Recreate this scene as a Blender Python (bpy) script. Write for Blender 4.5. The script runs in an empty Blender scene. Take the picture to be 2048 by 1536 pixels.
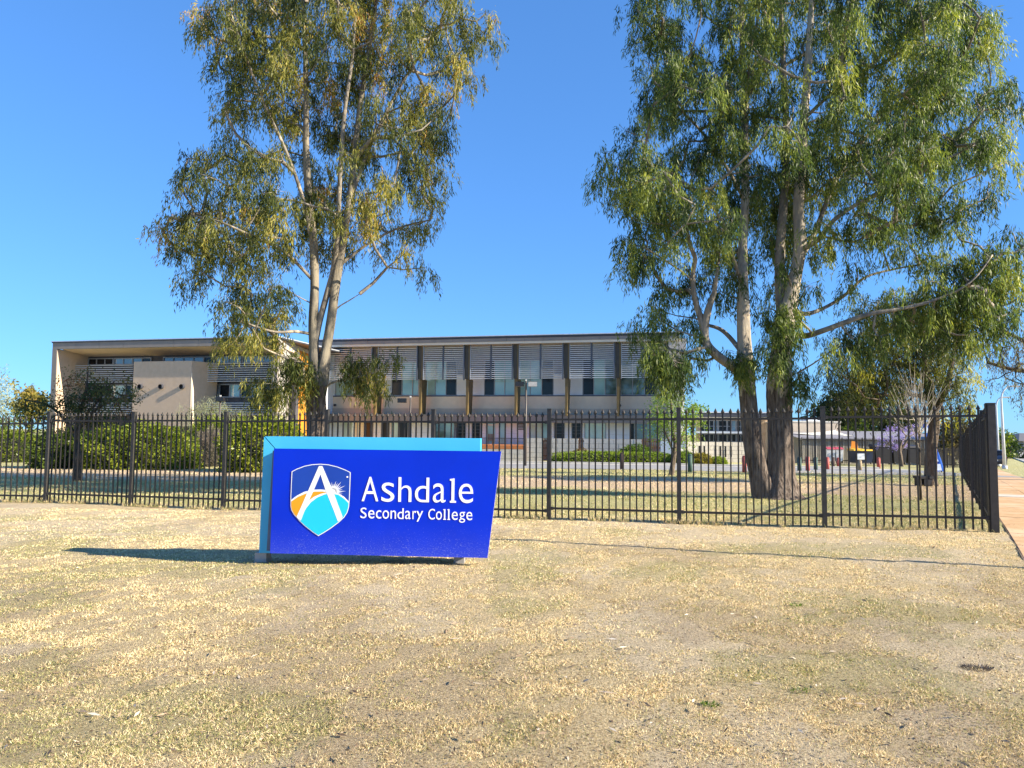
import bpy, bmesh, math, random
import numpy as np
from mathutils import Vector, Matrix, Euler
R = math.radians
rng = np.random.default_rng(7); random.seed(7)
scene = bpy.context.scene
col = scene.collection

# ------------------------------------------------------------------ camera
FPX, EYE, PITCH, ROLL = 1440.0, 1.58, R(3.775), 0.0095
cam_d = bpy.data.cameras.new('camera'); cam = bpy.data.objects.new('camera', cam_d); col.objects.link(cam)
cam_d.sensor_width = 36; cam_d.lens = FPX/2048*36; cam_d.clip_start = 0.05; cam_d.clip_end = 4000
CR = (Matrix.Rotation(math.pi/2+PITCH, 3, 'X') @ Matrix.Rotation(ROLL, 3, 'Z'))
cam.matrix_world = Matrix.Translation((0, 0, EYE)) @ CR.to_4x4()
scene.camera = cam
# ------------------------------------------------------------------ world, sun, exposure
SUN_EL = R(26.0); SH = Vector((-1, .34)).normalized()          # SH: where shadows fall on the ground
world = bpy.data.worlds.new('World'); scene.world = world; world.use_nodes = True
wn = world.node_tree; bgn = wn.nodes['Background']
sky = wn.nodes.new('ShaderNodeTexSky'); sky.sky_type = 'NISHITA'; sky.sun_disc = False
sky.sun_elevation = SUN_EL
sky.sun_rotation = math.atan2(-SH.x, -SH.y)
sky.altitude = 0; sky.air_density = 1.0; sky.dust_density = 0.0; sky.ozone_density = 3.0
gm = wn.nodes.new('ShaderNodeGamma'); gm.inputs[1].default_value = .6; wn.links.new(sky.outputs[0], gm.inputs[0])
hs = wn.nodes.new('ShaderNodeMix'); hs.data_type = 'RGBA'; hs.blend_type = 'MULTIPLY'; hs.inputs[0].default_value = 1; hs.inputs[7].default_value = (.48, .99, 1.74, 1)
wn.links.new(gm.outputs[0], hs.inputs[6]); wn.links.new(hs.outputs[2], bgn.inputs[0])
bgn.inputs[1].default_value = 0.103
sun_d = bpy.data.lights.new('sun', 'SUN'); sun = bpy.data.objects.new('sun', sun_d); col.objects.link(sun)
sun_d.energy = 5.0; sun_d.angle = R(0.53); sun_d.color = (1, .90, .72)
sv = Vector((-SH.x*math.cos(SUN_EL), -SH.y*math.cos(SUN_EL), math.sin(SUN_EL)))
sun.rotation_euler = sv.to_track_quat('Z', 'Y').to_euler(); sun.location = (30, -10, 40)
vs = scene.view_settings; vs.view_transform = 'Standard'; vs.look = 'None'; vs.gamma = 1; vs.use_curve_mapping = False
vs.exposure = 1.30

# ------------------------------------------------------------------ measuring helpers (pixel of the 2048 px photo -> place)
def ray(px, py): return CR @ Vector(((px-1024)/FPX, -(py-768)/FPX, -1))
def at(px, py, Y):
    d = ray(px, py); return Vector((0, 0, EYE)) + d*(Y/d.y)
C0 = (7.84, 11.86); SIDE = Vector((.607, 1)).normalized(); SN = Vector((SIDE.y, -SIDE.x))   # fence corner, side fence direction, outward normal
def gz(x, y):
    x = np.asarray(x, float); y = np.asarray(y, float)
    s = ((x-C0[0])*.26+(y-C0[1]))/1.033
    t = np.clip(s-1, 0, 78)
    z = -.0195*np.maximum(t-1.0, 0) - .009*np.clip(C0[0]-x, 0, 60)*np.clip((y-3)/9, 0, 1)
    z = z+.055*np.exp(-((x+1.75)/2.3)**2-((y-8.35)/1.0)**2)
    return z + .018*np.sin(x*.9+1.3)*np.sin(y*.7)*np.clip((y-2)/6, 0, 1)
def gzf(x, y): return float(gz(x, y))
def gp(px, py):
    d = ray(px, py); Y = 10.0
    lo, hi = 1.0, 400.0
    for _ in range(60):
        m = (lo+hi)/2; p = Vector((0, 0, EYE))+d*(m/d.y)
        if p.z > gzf(p.x, p.y): lo = m
        else: hi = m
    return Vector((0, 0, EYE))+d*(lo/d.y)
class Frame:
    """a vertical building plane: e runs to the right along it, n points out of it to the street"""
    def __init__(s, px, Y, m):
        p = at(px, 800, Y); s.o = Vector((p.x, p.y, 0)); k = math.hypot(1, m)
        s.e = Vector((1/k, -m/k, 0)); s.n = Vector((-m/k, -1/k, 0)); s.rot = math.atan2(s.e.y, s.e.x)
    def hit(s, px, py, off=0):
        d = ray(px, py); o = s.o+s.n*off; c = Vector((0, 0, EYE))
        t = (o-c).dot(s.n)/d.dot(s.n); return c+d*t
    def S(s, px, off=0, py=800): return (s.hit(px, py, off)-s.o).dot(s.e)
    def Z(s, px, py, off=0): return s.hit(px, py, off).z
    def pt(s, a, off, z): return s.o+s.e*a+s.n*off+Vector((0, 0, z))

# ------------------------------------------------------------------ materials
MATS = {}
def mat(name, c1, c2=None, scale=4, rough=.7, bump=0, metal=0, spec=.4, stretch=(1, 1, 1), detail=4, bdist=.02, c3=None, s3=1.0, coat=0):
    if name in MATS: return MATS[name]
    m = bpy.data.materials.new(name); m.use_nodes = True; nt = m.node_tree; N = nt.nodes; Lk = nt.links
    b = N['Principled BSDF']; b.inputs['Roughness'].default_value = rough; b.inputs['Metallic'].default_value = metal
    b.inputs['Specular IOR Level'].default_value = spec; b.inputs['Coat Weight'].default_value = coat
    c2 = c2 or tuple(v*.82 for v in c1)
    g = N.new('ShaderNodeNewGeometry'); mp = N.new('ShaderNodeMapping'); mp.inputs['Scale'].default_value = stretch
    Lk.new(g.outputs['Position'], mp.inputs[0])
    n = N.new('ShaderNodeTexNoise'); n.inputs['Scale'].default_value = scale; n.inputs['Detail'].default_value = detail; Lk.new(mp.outputs[0], n.inputs[0])
    r = N.new('ShaderNodeValToRGB'); r.color_ramp.elements[0].position = .35; r.color_ramp.elements[1].position = .68
    r.color_ramp.elements[0].color = (*c2, 1); r.color_ramp.elements[1].color = (*c1, 1)
    Lk.new(n.outputs[0], r.inputs[0]); out = r.outputs[0]
    if c3:
        n3 = N.new('ShaderNodeTexNoise'); n3.inputs['Scale'].default_value = s3; n3.inputs['Detail'].default_value = 5; Lk.new(mp.outputs[0], n3.inputs[0])
        r3 = N.new('ShaderNodeValToRGB'); r3.color_ramp.elements[0].position = .48; r3.color_ramp.elements[1].position = .6
        Lk.new(n3.outputs[0], r3.inputs[0]); mx = N.new('ShaderNodeMix'); mx.data_type = 'RGBA'
        Lk.new(r3.outputs[0], mx.inputs[0]); Lk.new(out, mx.inputs[6]); mx.inputs[7].default_value = (*c3, 1); out = mx.outputs[2]
    Lk.new(out, b.inputs['Base Color'])
    if bump:
        bp = N.new('ShaderNodeBump'); bp.inputs['Strength'].default_value = bump; bp.inputs['Distance'].default_value = bdist
        Lk.new(n.outputs[0], bp.inputs['Height']); Lk.new(bp.outputs[0], b.inputs['Normal'])
    MATS[name] = m; return m
def leafmat(name, stops, trans=.35, rough=.45, back=None):
    m = bpy.data.materials.new(name); m.use_nodes = True; nt = m.node_tree; N = nt.nodes; Lk = nt.links
    b = N['Principled BSDF']; b.inputs['Roughness'].default_value = rough; b.inputs['Specular IOR Level'].default_value = .22
    a = N.new('ShaderNodeAttribute'); a.attribute_name = 'tone'
    r = N.new('ShaderNodeValToRGB'); els = r.color_ramp.elements
    while len(els) < len(stops): els.new(.5)
    for e, (p, c) in zip(els, stops): e.position = p; e.color = (*c, 1)
    Lk.new(a.outputs['Fac'], r.inputs[0]); Lk.new(r.outputs[0], b.inputs['Base Color'])
    t = N.new('ShaderNodeBsdfTranslucent'); mx = N.new('ShaderNodeMixShader'); mx.inputs[0].default_value = trans
    hsv = N.new('ShaderNodeHueSaturation'); hsv.inputs['Saturation'].default_value = 1.15; hsv.inputs['Value'].default_value = 1.5
    Lk.new(r.outputs[0], hsv.inputs['Color']); Lk.new(hsv.outputs[0], t.inputs[0])
    Lk.new(b.outputs[0], mx.inputs[1]); Lk.new(t.outputs[0], mx.inputs[2]); Lk.new(mx.outputs[0], N['Material Output'].inputs[0])
    MATS[name] = m; return m

# ------------------------------------------------------------------ objects
WL = {}                                                        # world place of every parent
def tag(o, label=None, cat=None, group=None, kind=None):
    if label: o['label'] = label
    if cat: o['category'] = cat
    if group: o['group'] = group
    if kind: o['kind'] = kind
    return o
def thing(name, loc, label, cat, group=None):
    o = bpy.data.objects.new(name, None); o.empty_display_size = .3; o.location = loc; col.objects.link(o); WL[o.name] = Vector(loc)
    return tag(o, label, cat, group)
def wl(p): return WL[p.name] if p else Vector((0, 0, 0))
def inst(name, mesh, parent, loc, rot=(0, 0, 0), scale=(1, 1, 1)):
    o = bpy.data.objects.new(name, mesh); col.objects.link(o)
    loc = Vector(loc); WL[o.name] = loc
    if parent is not None: o.parent = parent
    o.location = loc-wl(parent); o.rotation_euler = rot; o.scale = scale
    return o
class MB:
    def __init__(s): s.v = []; s.f = []; s.sm = []
    def add(s, vs_, fs, smooth=False):
        k = len(s.v); s.v += [Vector(v) for v in vs_]; s.f += [tuple(i+k for i in f) for f in fs]; s.sm += [smooth]*len(fs); return s
    def box(s, a, b, M=None):
        x0, y0, z0 = a; x1, y1, z1 = b
        v = [Vector(p) for p in ((x0,y0,z0),(x1,y0,z0),(x1,y1,z0),(x0,y1,z0),(x0,y0,z1),(x1,y0,z1),(x1,y1,z1),(x0,y1,z1))]
        if M: v = [M @ p for p in v]
        return s.add(v, [(0,3,2,1),(4,5,6,7),(0,1,5,4),(1,2,6,5),(2,3,7,6),(3,0,4,7)])
    def tube(s, pts, rad, n=8, cap=True, jit=0):
        pts = [Vector(p) for p in pts]; k0 = len(s.v); m = len(pts)
        up = None
        for i, p in enumerate(pts):
            t = (pts[min(i+1, m-1)]-pts[max(i-1, 0)])
            if t.length < 1e-6: t = Vector((0, 0, 1))
            t.normalize()
            if up is None: up = t.orthogonal().normalized()
            up = (up-t*up.dot(t)); up = up.normalized() if up.length > 1e-5 else t.orthogonal().normalized()
            w = t.cross(up); r = rad[i] if hasattr(rad, '__len__') else rad
            for j in range(n):
                a = 2*math.pi*j/n; rr = r*(1+(random.uniform(-jit, jit) if jit else 0))
                s.v.append(p+up*math.cos(a)*rr+w*math.sin(a)*rr)
        for i in range(m-1):
            for j in range(n):
                a = k0+i*n+j; b = k0+i*n+(j+1) % n
                s.f.append((a, b, b+n, a+n)); s.sm.append(True)
        if cap:
            s.f.append(tuple(k0+j for j in reversed(range(n)))); s.sm.append(False)
            s.f.append(tuple(k0+(m-1)*n+j for j in range(n))); s.sm.append(False)
        return s
    def mesh(s, name, m, c=Vector((0, 0, 0))):
        me = bpy.data.meshes.new(name); me.from_pydata([v-c for v in s.v], [], s.f)
        me.polygons.foreach_set('use_smooth', s.sm); me.materials.append(m); me.update(); return me
    def build(s, name, m, parent=None, c=None):
        if c is None:
            c = Vector((0, 0, 0))
            for v in s.v: c += v
            c /= len(s.v); c.z = min(v.z for v in s.v)
        return inst(name, s.mesh(name, m, c), parent, c)
CUBES = {}
def cube(m):
    if m.name not in CUBES: CUBES[m.name] = MB().box((-.5, -.5, -.5), (.5, .5, .5)).mesh('block', m)
    return CUBES[m.name]
def fbx(name, m, parent, F, s0, s1, o0, o1, z0, z1):
    """box given in a building frame: along, outwards, up"""
    return inst(name, cube(m), parent, F.pt((s0+s1)/2, (o0+o1)/2, (z0+z1)/2), (0, 0, F.rot), (abs(s1-s0), abs(o1-o0), abs(z1-z0)))
def wbx(name, m, parent, a, b, rz=0):
    return inst(name, cube(m), parent, [(a[i]+b[i])/2 for i in range(3)], (0, 0, rz), [abs(b[i]-a[i]) for i in range(3)])
def prism(F, poly, o0, o1, mb=None):
    """poly in (along, up) of a frame, extruded from o0 to o1"""
    mb = mb or MB(); n = len(poly)
    A = sum(poly[i][0]*poly[(i+1) % n][1]-poly[(i+1) % n][0]*poly[i][1] for i in range(n))
    if A < 0: poly = poly[::-1]
    v = [F.pt(a, o0, z) for a, z in poly]+[F.pt(a, o1, z) for a, z in poly]
    fs = [tuple(range(n, 2*n)), tuple(reversed(range(n)))]+[(i, (i+1) % n, n+(i+1) % n, n+i) for i in range(n)]
    return mb.add(v, fs)
TRI = [0]
def npmesh(name, V, Fq, m, tone=None, k=4):
    me = bpy.data.meshes.new(name); nv, nf = len(V), len(Fq)
    me.vertices.add(nv); me.vertices.foreach_set('co', np.ascontiguousarray(V, dtype=np.float32).ravel())
    me.loops.add(nf*k); me.loops.foreach_set('vertex_index', np.ascontiguousarray(Fq, dtype=np.int32).ravel())
    me.polygons.add(nf); me.polygons.foreach_set('loop_start', np.arange(0, nf*k, k, dtype=np.int32))
    me.update(calc_edges=True)
    if tone is not None:
        a = me.attributes.new('tone', 'FLOAT', 'FACE'); a.data.foreach_set('value', np.asarray(tone, np.float32))
    me.materials.append(m); TRI[0] += nf*(k-2); return me

# ------------------------------------------------------------------ leaves
def unit(v): return v/np.maximum(np.linalg.norm(v, axis=-1, keepdims=True), 1e-9)
def blades(P, D, L, W, curl=0.0):
    """one folded quad for each leaf: base P, direction D"""
    n = len(P); rv = unit(rng.normal(size=(n, 3))); side = unit(np.cross(D, rv)); nor = np.cross(side, D)
    L = L[:, None]; W = W[:, None]
    mid = P+D*L*.45+nor*L*curl
    V = np.stack([P, mid+side*W*.5, P+D*L, mid-side*W*.5], 1).reshape(-1, 3)
    return V, np.arange(4*n).reshape(-1, 4)
def hanging(centres, tones, per, droop=.55, spread=.12, L=(.09, .17), W=(.016, .026), down=1.0):
    """each centre is a tassel: leaves strung down a drooping twig"""
    n = len(centres); t = rng.random((n, per))
    out = unit(rng.normal(size=(n, 3))*[1, 1, .2])
    dl = droop*(.6+.8*rng.random((n, 1, 1)))
    P = centres[:, None, :]+out[:, None, :]*(spread*2.2*np.sqrt(t))[..., None]+np.array([0, 0, -1.])*(t**1.3)[..., None]*dl
    P = P+rng.normal(size=P.shape)*spread*np.array([.36, .36, .6])
    D = unit(np.array([0, 0, -down])+rng.normal(size=P.shape)*(.35 if down == 1.0 else .42)+out[:, None, :]*.22)
    P = P.reshape(-1, 3); D = D.reshape(-1, 3); m = len(P)
    tn = np.clip(np.repeat(tones, per)+rng.normal(size=m)*.13, 0, 1)
    V, F = blades(P, D, rng.uniform(*L, m), rng.uniform(*W, m), .06)
    return V, F, tn
def inpoly(p, poly):
    x, y = p; c = False; n = len(poly)
    for i in range(n):
        x0, y0 = poly[i]; x1, y1 = poly[(i+1) % n]
        if (y0 > y) != (y1 > y) and x < (x1-x0)*(y-y0)/(y1-y0)+x0: c = not c
    return c
def segdist(p, poly):
    d = 1e9; P = np.array(p); n = len(poly)
    for i in range(n):
        a = np.array(poly[i], float); b = np.array(poly[(i+1) % n], float); t = np.clip(np.dot(P-a, b-a)/max(np.dot(b-a, b-a), 1e-6), 0, 1)
        d = min(d, np.linalg.norm(P-a-(b-a)*t))
    return d
def clumps_in(poly, Y, step, holes=(), thick=2.6, minr=.35, extra=0):
    """clump centres (world) filling an outline measured in the photograph, with real depth about the trunk"""
    xs = [q[0] for q in poly]; ys = [q[1] for q in poly]; out = []; tries = 0; pts = []
    while tries < 9000:
        tries += 1
        p = (random.uniform(min(xs), max(xs)), random.uniform(min(ys), max(ys)))
        if not inpoly(p, poly): continue
        if any(((p[0]-h[0])/h[2])**2+((p[1]-h[1])/h[3])**2 < 1 for h in holes): continue
        if any((p[0]-q[0])**2+((p[1]-q[1]))**2 < step*step for q in pts): continue
        e = segdist(p, poly)
        if e < step*.42: continue
        pts.append(p)
        th = thick*min(1, e/130+.22)
        for k in range(1+(1 if e > step*1.1 else 0)+(1 if e > step*2.2 else 0)):
            out.append(at(p[0]+random.uniform(-8, 8), p[1]+random.uniform(-8, 8), Y+random.uniform(-th, th)))
    return out
def thin(cl, keep_f=.9, level=.43, s=0.0):
    """opens gaps of about a metre in a crown"""
    from mathutils import noise as mn
    return [c for c in cl if mn.noise(Vector((c.x, c.y*.7, c.z))*keep_f+Vector((s, s, s)))*.5+.5 > level]
def behind_stems(cl, stems_px, Y, w=24, prob=.75):
    """crowns of gums hang off the limbs' sides and back, so trunks stay in view"""
    out = []
    for c in cl:
        v = CR.transposed() @ (c-Vector((0, 0, EYE))); px = 1024+FPX*v.x/-v.z; py = 768-FPX*v.y/-v.z; near = False
        for st in stems_px:
            for a, b in zip(st, st[1:]):
                if min(a[1], b[1])-10 <= py <= max(a[1], b[1])+10 and abs(b[1]-a[1]) > 20:
                    t = (py-a[1])/(b[1]-a[1]); x = a[0]+(b[0]-a[0])*t
                    if abs(px-x) < w: near = True
        if near and c.y < Y+.2 and random.random() < prob: c = c+(c-Vector((0, 0, EYE)))*((Y+random.uniform(.5, 1.8)-c.y)/c.y)
        out.append(c)
    return out
def grow(stems, clumps, r_tip=.008, power=.5, upbias=.9, rmax=.12):
    """joins every clump to the nearest limb below it; returns the branch polylines with radii"""
    pos = np.zeros((60000, 3)); par = []; n = 0
    for st in stems:
        for p, r in st[1:]: pos[n] = p; par.append(-1); n += 1
    ns = n; C = np.array([tuple(c) for c in clumps])
    order = np.argsort(np.min(np.linalg.norm(C[:, None]-pos[None, :ns], axis=2), axis=1)); cn = []
    for ci in order:
        c = C[ci]; dv = c-pos[:n]; h = np.hypot(dv[:, 0], dv[:, 1])
        cost = np.linalg.norm(dv, axis=1)+np.maximum(0, upbias*.55*h-dv[:, 2])*.8; cost[ns:] += .15
        best = int(np.argmin(cost)); a = pos[best].copy(); d = c-a; L_ = np.linalg.norm(d); k = max(2, int(L_/.5)); prev = best
        bend = rng.uniform((-1, -1, -1.2), (1, 1, .1))*L_*.12
        for j in range(1, k+1):
            t = j/k; pos[n] = a+d*t+bend*math.sin(math.pi*t)+rng.uniform(-.05, .05, 3)*(t < 1); par.append(prev); prev = n; n += 1
        cn.append(prev)
    cnt = [0]*n
    for c in cn:
        i = c
        while i >= ns: cnt[i] += 1; i = par[i]
    kids = {}
    for i in range(ns, n): kids.setdefault(par[i], []).append(i)
    rad = lambda i: min(rmax, r_tip+.011*max(cnt[i], 1)**power)
    paths = []
    for i in range(ns, n):
        p = par[i]
        if p >= ns and max(kids[p], key=lambda q: cnt[q]) == i: continue
        path = [(Vector(pos[p]), rad(i)*1.25)]; j = i
        while True:
            path.append((Vector(pos[j]), rad(j)*(.6 if j not in kids else 1)))
            if j not in kids: break
            j = max(kids[j], key=lambda q: cnt[q])
        paths.append(path)
    return paths
def smooth_path(pts, sub=4):
    """Catmull-Rom through (Vector, radius) points"""
    out = []
    for i in range(len(pts)-1):
        p0 = pts[max(i-1, 0)]; p1 = pts[i]; p2 = pts[i+1]; p3 = pts[min(i+2, len(pts)-1)]
        for k in range(sub):
            t = k/sub
            q = .5*((2*p1[0])+(p2[0]-p0[0])*t+(2*p0[0]-5*p1[0]+4*p2[0]-p3[0])*t*t+(-p0[0]+3*p1[0]-3*p2[0]+p3[0])*t**3)
            out.append((q, p1[1]+(p2[1]-p1[1])*t))
    out.append(pts[-1]); return out
def roughtube(mb, path, n=14, amp=.05, lump=3.0):
    """a limb whose skin is lumpy and creased"""
    k0 = len(mb.v); up = None; m = len(path); ph = [random.uniform(0, 6.28) for _ in range(6)]
    for i, (p, r) in enumerate(path):
        t = path[min(i+1, m-1)][0]-path[max(i-1, 0)][0]; t.normalize()
        if up is None: up = t.orthogonal().normalized()
        up = (up-t*up.dot(t)).normalized(); w = t.cross(up)
        for j in range(n):
            a = 2*math.pi*j/n
            q = r*(1+amp*(math.sin(3*a+ph[0]+p.z*lump*.4)+.45*math.sin(11*a+ph[3]+p.z*.8)+.3*math.sin(17*a+ph[4]-p.z*1.1)+.6*math.sin(5*a+ph[1]-p.z*lump*.7)+.5*math.sin(2*a+p.z*lump+ph[2]))+random.uniform(-1, 1)*amp*.35)
            mb.v.append(p+up*math.cos(a)*q+w*math.sin(a)*q)
    for i in range(m-1):
        for j in range(n):
            a = k0+i*n+j; b = k0+i*n+(j+1) % n; mb.f.append((a, b, b+n, a+n)); mb.sm.append(True)
    mb.f.append(tuple(k0+(m-1)*n+j for j in range(n))); mb.sm.append(False)
# ------------------------------------------------------------------ wear of the lawn, the same field for the soil and for the blades
_lat = np.random.default_rng(11).random((64, 64))
def vnoise(x, y):
    xi = np.floor(x).astype(int); yi = np.floor(y).astype(int); fx = x-xi; fy = y-yi; fx = fx*fx*(3-2*fx); fy = fy*fy*(3-2*fy)
    g = lambda a, b: _lat[a % 64, b % 64]
    return (g(xi, yi)*(1-fx)+g(xi+1, yi)*fx)*(1-fy)+(g(xi, yi+1)*(1-fx)+g(xi+1, yi+1)*fx)*fy
def fbm(x, y, f, o=5, s=0.0):
    t = 0; a = .5; n = 0
    for _ in range(o): t = t+a*vnoise(x*f+s, y*f+s*1.7); n += a; a *= .55; f *= 2.07
    return t/n
def blob(x, y, px, py, rx, ry):
    p = gp(px, py); return np.exp(-(((x-p.x)/rx)**2+((y-p.y)/ry)**2))
def wear(x, y):
    x = np.asarray(x, float); y = np.asarray(y, float)
    sm = lambda v, a, b: np.clip((v-a)/(b-a), 0, 1)
    bare = fbm(x, y, .8, 5, 3.1)+.20*blob(x, y, 1830, 1390, 1.0, .9)+.22*blob(x, y, 1980, 1330, .8, .8)+.16*blob(x, y, 80, 1310, .9, .5)+.1*blob(x, y, 1500, 1130, 4, 1.2)+.08*blob(x, y, 150, 1050, 3, 1.5)
    soil = fbm(x, y, .75, 6, 17.3)+.15*blob(x, y, 620, 1190, 1.3, .5)+.17*blob(x, y, 1180, 1175, 1.4, .5)+.16*blob(x, y, 1330, 1255, .8, .7)+.10*blob(x, y, 950, 1330, .8, .5)+.10*blob(x, y, 300, 1270, .8, .4)
    green = fbm(x, y, .6, 6, 29.9)+.13*blob(x, y, 760, 1135, 1.6, .35)+.15*blob(x, y, 500, 1180, 1.6, .6)+.10*blob(x, y, 700, 1420, 1.0, .5)+.1*blob(x, y, 300, 1470, .7, .4)+.12*blob(x, y, 1100, 1120, .8, .3)
    far = np.clip((y-8.6)/2.2, 0, 1); bare = bare+.10*far; soil = soil-.06*far; green = green-.05*far
    return sm(bare, .56, .70), sm(soil, .54, .66), sm(green, .53, .66)
# ================================================================== GROUND
def ground_material():
    m = bpy.data.materials.new('dry_lawn'); m.use_nodes = True; nt = m.node_tree; N = nt.nodes; Lk = nt.links
    b = N['Principled BSDF']; b.inputs['Roughness'].default_value = .95; b.inputs['Specular IOR Level'].default_value = .1
    g = N.new('ShaderNodeNewGeometry')
    def noise(sc, det=5, rgh=.6, st=(1, 1, 1), w=0):
        mp = N.new('ShaderNodeMapping'); mp.inputs['Scale'].default_value = st; mp.inputs['Location'].default_value = (w, w*.7, 0); Lk.new(g.outputs['Position'], mp.inputs[0])
        n = N.new('ShaderNodeTexNoise'); n.inputs['Scale'].default_value = sc; n.inputs['Detail'].default_value = det; n.inputs['Roughness'].default_value = rgh
        Lk.new(mp.outputs[0], n.inputs[0]); return n.outputs[0]
    def ramp(v, *st):
        r = N.new('ShaderNodeValToRGB'); e = r.color_ramp.elements
        while len(e) < len(st): e.new(.5)
        for q, (p, c) in zip(e, st): q.position = p; q.color = (*c, 1) if not isinstance(c, (int, float)) else (c, c, c, 1)
        Lk.new(v, r.inputs[0]); return r.outputs[0]
    def mix(f, a, c):
        x = N.new('ShaderNodeMix'); x.data_type = 'RGBA'; Lk.new(f, x.inputs[0])
        for i, v in ((6, a), (7, c)):
            if isinstance(v, tuple): x.inputs[i].default_value = (*v, 1)
            else: Lk.new(v, x.inputs[i])
        return x.outputs[2]
    def mth(op, a, c=None):
        x = N.new('ShaderNodeMath'); x.operation = op; x.use_clamp = True
        for i, v in enumerate((a, c)):
            if v is None: continue
            if isinstance(v, (int, float)): x.inputs[i].default_value = v
            else: Lk.new(v, x.inputs[i])
        return x.outputs[0]
    straw = ramp(noise(55, 9, .85), (.38, (.27, .19, .10)), (.48, (.62, .47, .26)), (.60, (.94, .77, .47)))
    sand = ramp(noise(60, 6, .7), (.3, (.56, .43, .28)), (.7, (.84, .70, .47)))
    green = ramp(noise(45, 8, .75), (.3, (.20, .19, .07)), (.55, (.42, .38, .17)), (.75, (.60, .52, .29)))
    soil = ramp(noise(50, 6, .7), (.3, (.30, .21, .13)), (.7, (.56, .43, .29)))
    def att(nm):
        x = N.new('ShaderNodeAttribute'); x.attribute_name = nm
        e = N.new('ShaderNodeMath'); e.operation = 'MULTIPLY_ADD'; Lk.new(noise(14, 6, .75, (1, 1, 1), len(nm)*3), e.inputs[0]); e.inputs[1].default_value = 2.6; e.inputs[2].default_value = -1.3
        f = N.new('ShaderNodeMath'); f.operation = 'ADD'; Lk.new(e.outputs[0], f.inputs[0]); Lk.new(x.outputs['Fac'], f.inputs[1])
        return ramp(f.outputs[0], (.35, 0), (.65, 1))
    c = mix(att('bare'), straw, sand)
    c = mix(mth('MULTIPLY', att('soil'), .42), c, soil)
    c = mix(mth('MULTIPLY', att('green'), .42), c, green)
    # school lawn behind the fence: greener bands, bare reddish strip
    sep = N.new('ShaderNodeSeparateXYZ'); Lk.new(g.outputs['Position'], sep.inputs[0])
    s1 = N.new('ShaderNodeMath'); s1.operation = 'MULTIPLY_ADD'; Lk.new(sep.outputs[0], s1.inputs[0]); s1.inputs[1].default_value = .26; Lk.new(sep.outputs[1], s1.inputs[2])
    s2 = N.new('ShaderNodeMath'); s2.operation = 'ADD'; Lk.new(s1.outputs[0], s2.inputs[0])
    nn = N.new('ShaderNodeMath'); nn.operation = 'MULTIPLY_ADD'; Lk.new(noise(.25, 4, .6, (1, 1, 1), 4), nn.inputs[0]); nn.inputs[1].default_value = 9; nn.inputs[2].default_value = -4.5
    Lk.new(nn.outputs[0], s2.inputs[1])
    def band(a0, a1, b0, b1):
        mr = N.new('ShaderNodeMapRange'); mr.inputs[1].default_value = a0; mr.inputs[2].default_value = a1; Lk.new(s2.outputs[0], mr.inputs[0])
        mq = N.new('ShaderNodeMapRange'); mq.inputs[1].default_value = b0; mq.inputs[2].default_value = b1; mq.inputs[3].default_value = 1; mq.inputs[4].default_value = 0; Lk.new(s2.outputs[0], mq.inputs[0])
        return mth('MULTIPLY', mr.outputs[0], mq.outputs[0])
    lawn = ramp(noise(9, 8, .75), (.35, (.22, .26, .07)), (.5, (.43, .43, .15)), (.66, (.72, .62, .32)))
    red = ramp(noise(6, 8, .7), (.35, (.55, .36, .23)), (.7, (.76, .58, .40)))
    inner = N.new('ShaderNodeMapRange'); inner.inputs[1].default_value = 14.6; inner.inputs[2].default_value = 15.6
    s3 = N.new('ShaderNodeMath'); s3.operation = 'MULTIPLY_ADD'; Lk.new(sep.outputs[0], s3.inputs[0]); s3.inputs[1].default_value = .26; Lk.new(sep.outputs[1], s3.inputs[2])
    s4 = N.new('ShaderNodeMath'); s4.operation = 'MULTIPLY_ADD'; Lk.new(noise(1.2, 4, .6), s4.inputs[0]); s4.inputs[1].default_value = 1.6; Lk.new(s3.outputs[0], s4.inputs[2])
    Lk.new(s4.outputs[0], inner.inputs[0])
    c = mix(mth('MULTIPLY', inner.outputs[0], .8), c, lawn)
    c = mix(mth('MULTIPLY', band(22, 24, 31, 34), .9), c, red)
    # brown mottle; dark debris specks that also paint in fine shadows; pale flecks
    c = mix(mth('MULTIPLY', ramp(noise(7, 8, .8), (.4, 1), (.62, 0)), .12), c, (.20, .15, .09))
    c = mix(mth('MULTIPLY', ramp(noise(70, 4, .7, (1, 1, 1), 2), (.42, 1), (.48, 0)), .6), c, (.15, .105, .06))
    c = mix(mth('MULTIPLY', ramp(noise(120, 3, .7, (1, 1, 1), 7), (.56, 0), (.62, 1)), .5), c, (.95, .84, .62))
    Lk.new(c, b.inputs['Base Color'])
    bp = N.new('ShaderNodeBump'); bp.inputs['Strength'].default_value = 1.0; bp.inputs['Distance'].default_value = .05
    Lk.new(noise(32, 9, .85), bp.inputs['Height']); Lk.new(bp.outputs[0], b.inputs['Normal'])
    return m
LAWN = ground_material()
n1, n2 = 420, 460
u = np.linspace(-1, 1, n1); xs = np.sinh(u*6.2)/np.sinh(6.2)*900
v = np.linspace(0, 1, n2); ys = -30+np.where(v < .08, v/.08*30, 0)+np.where(v >= .08, 30+(np.exp((v-.08)/.92*5.2)-1)/(math.exp(5.2)-1)*1200, 0)
X, Y = np.meshgrid(xs, ys); Z = gz(X, Y)
near = np.clip(1-(Y-13)/6, 0, 1)*(Y > 1)
Z = Z+near*(rng.normal(size=Z.shape)*.006+.010*np.sin(X*2.3+Y*1.1)*np.sin(Y*2.9-X*.7))
V = np.stack([X, Y, Z], -1).reshape(-1, 3); i = np.arange((n2-1)*n1).reshape(n2-1, n1)[:, :-1].ravel()
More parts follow.
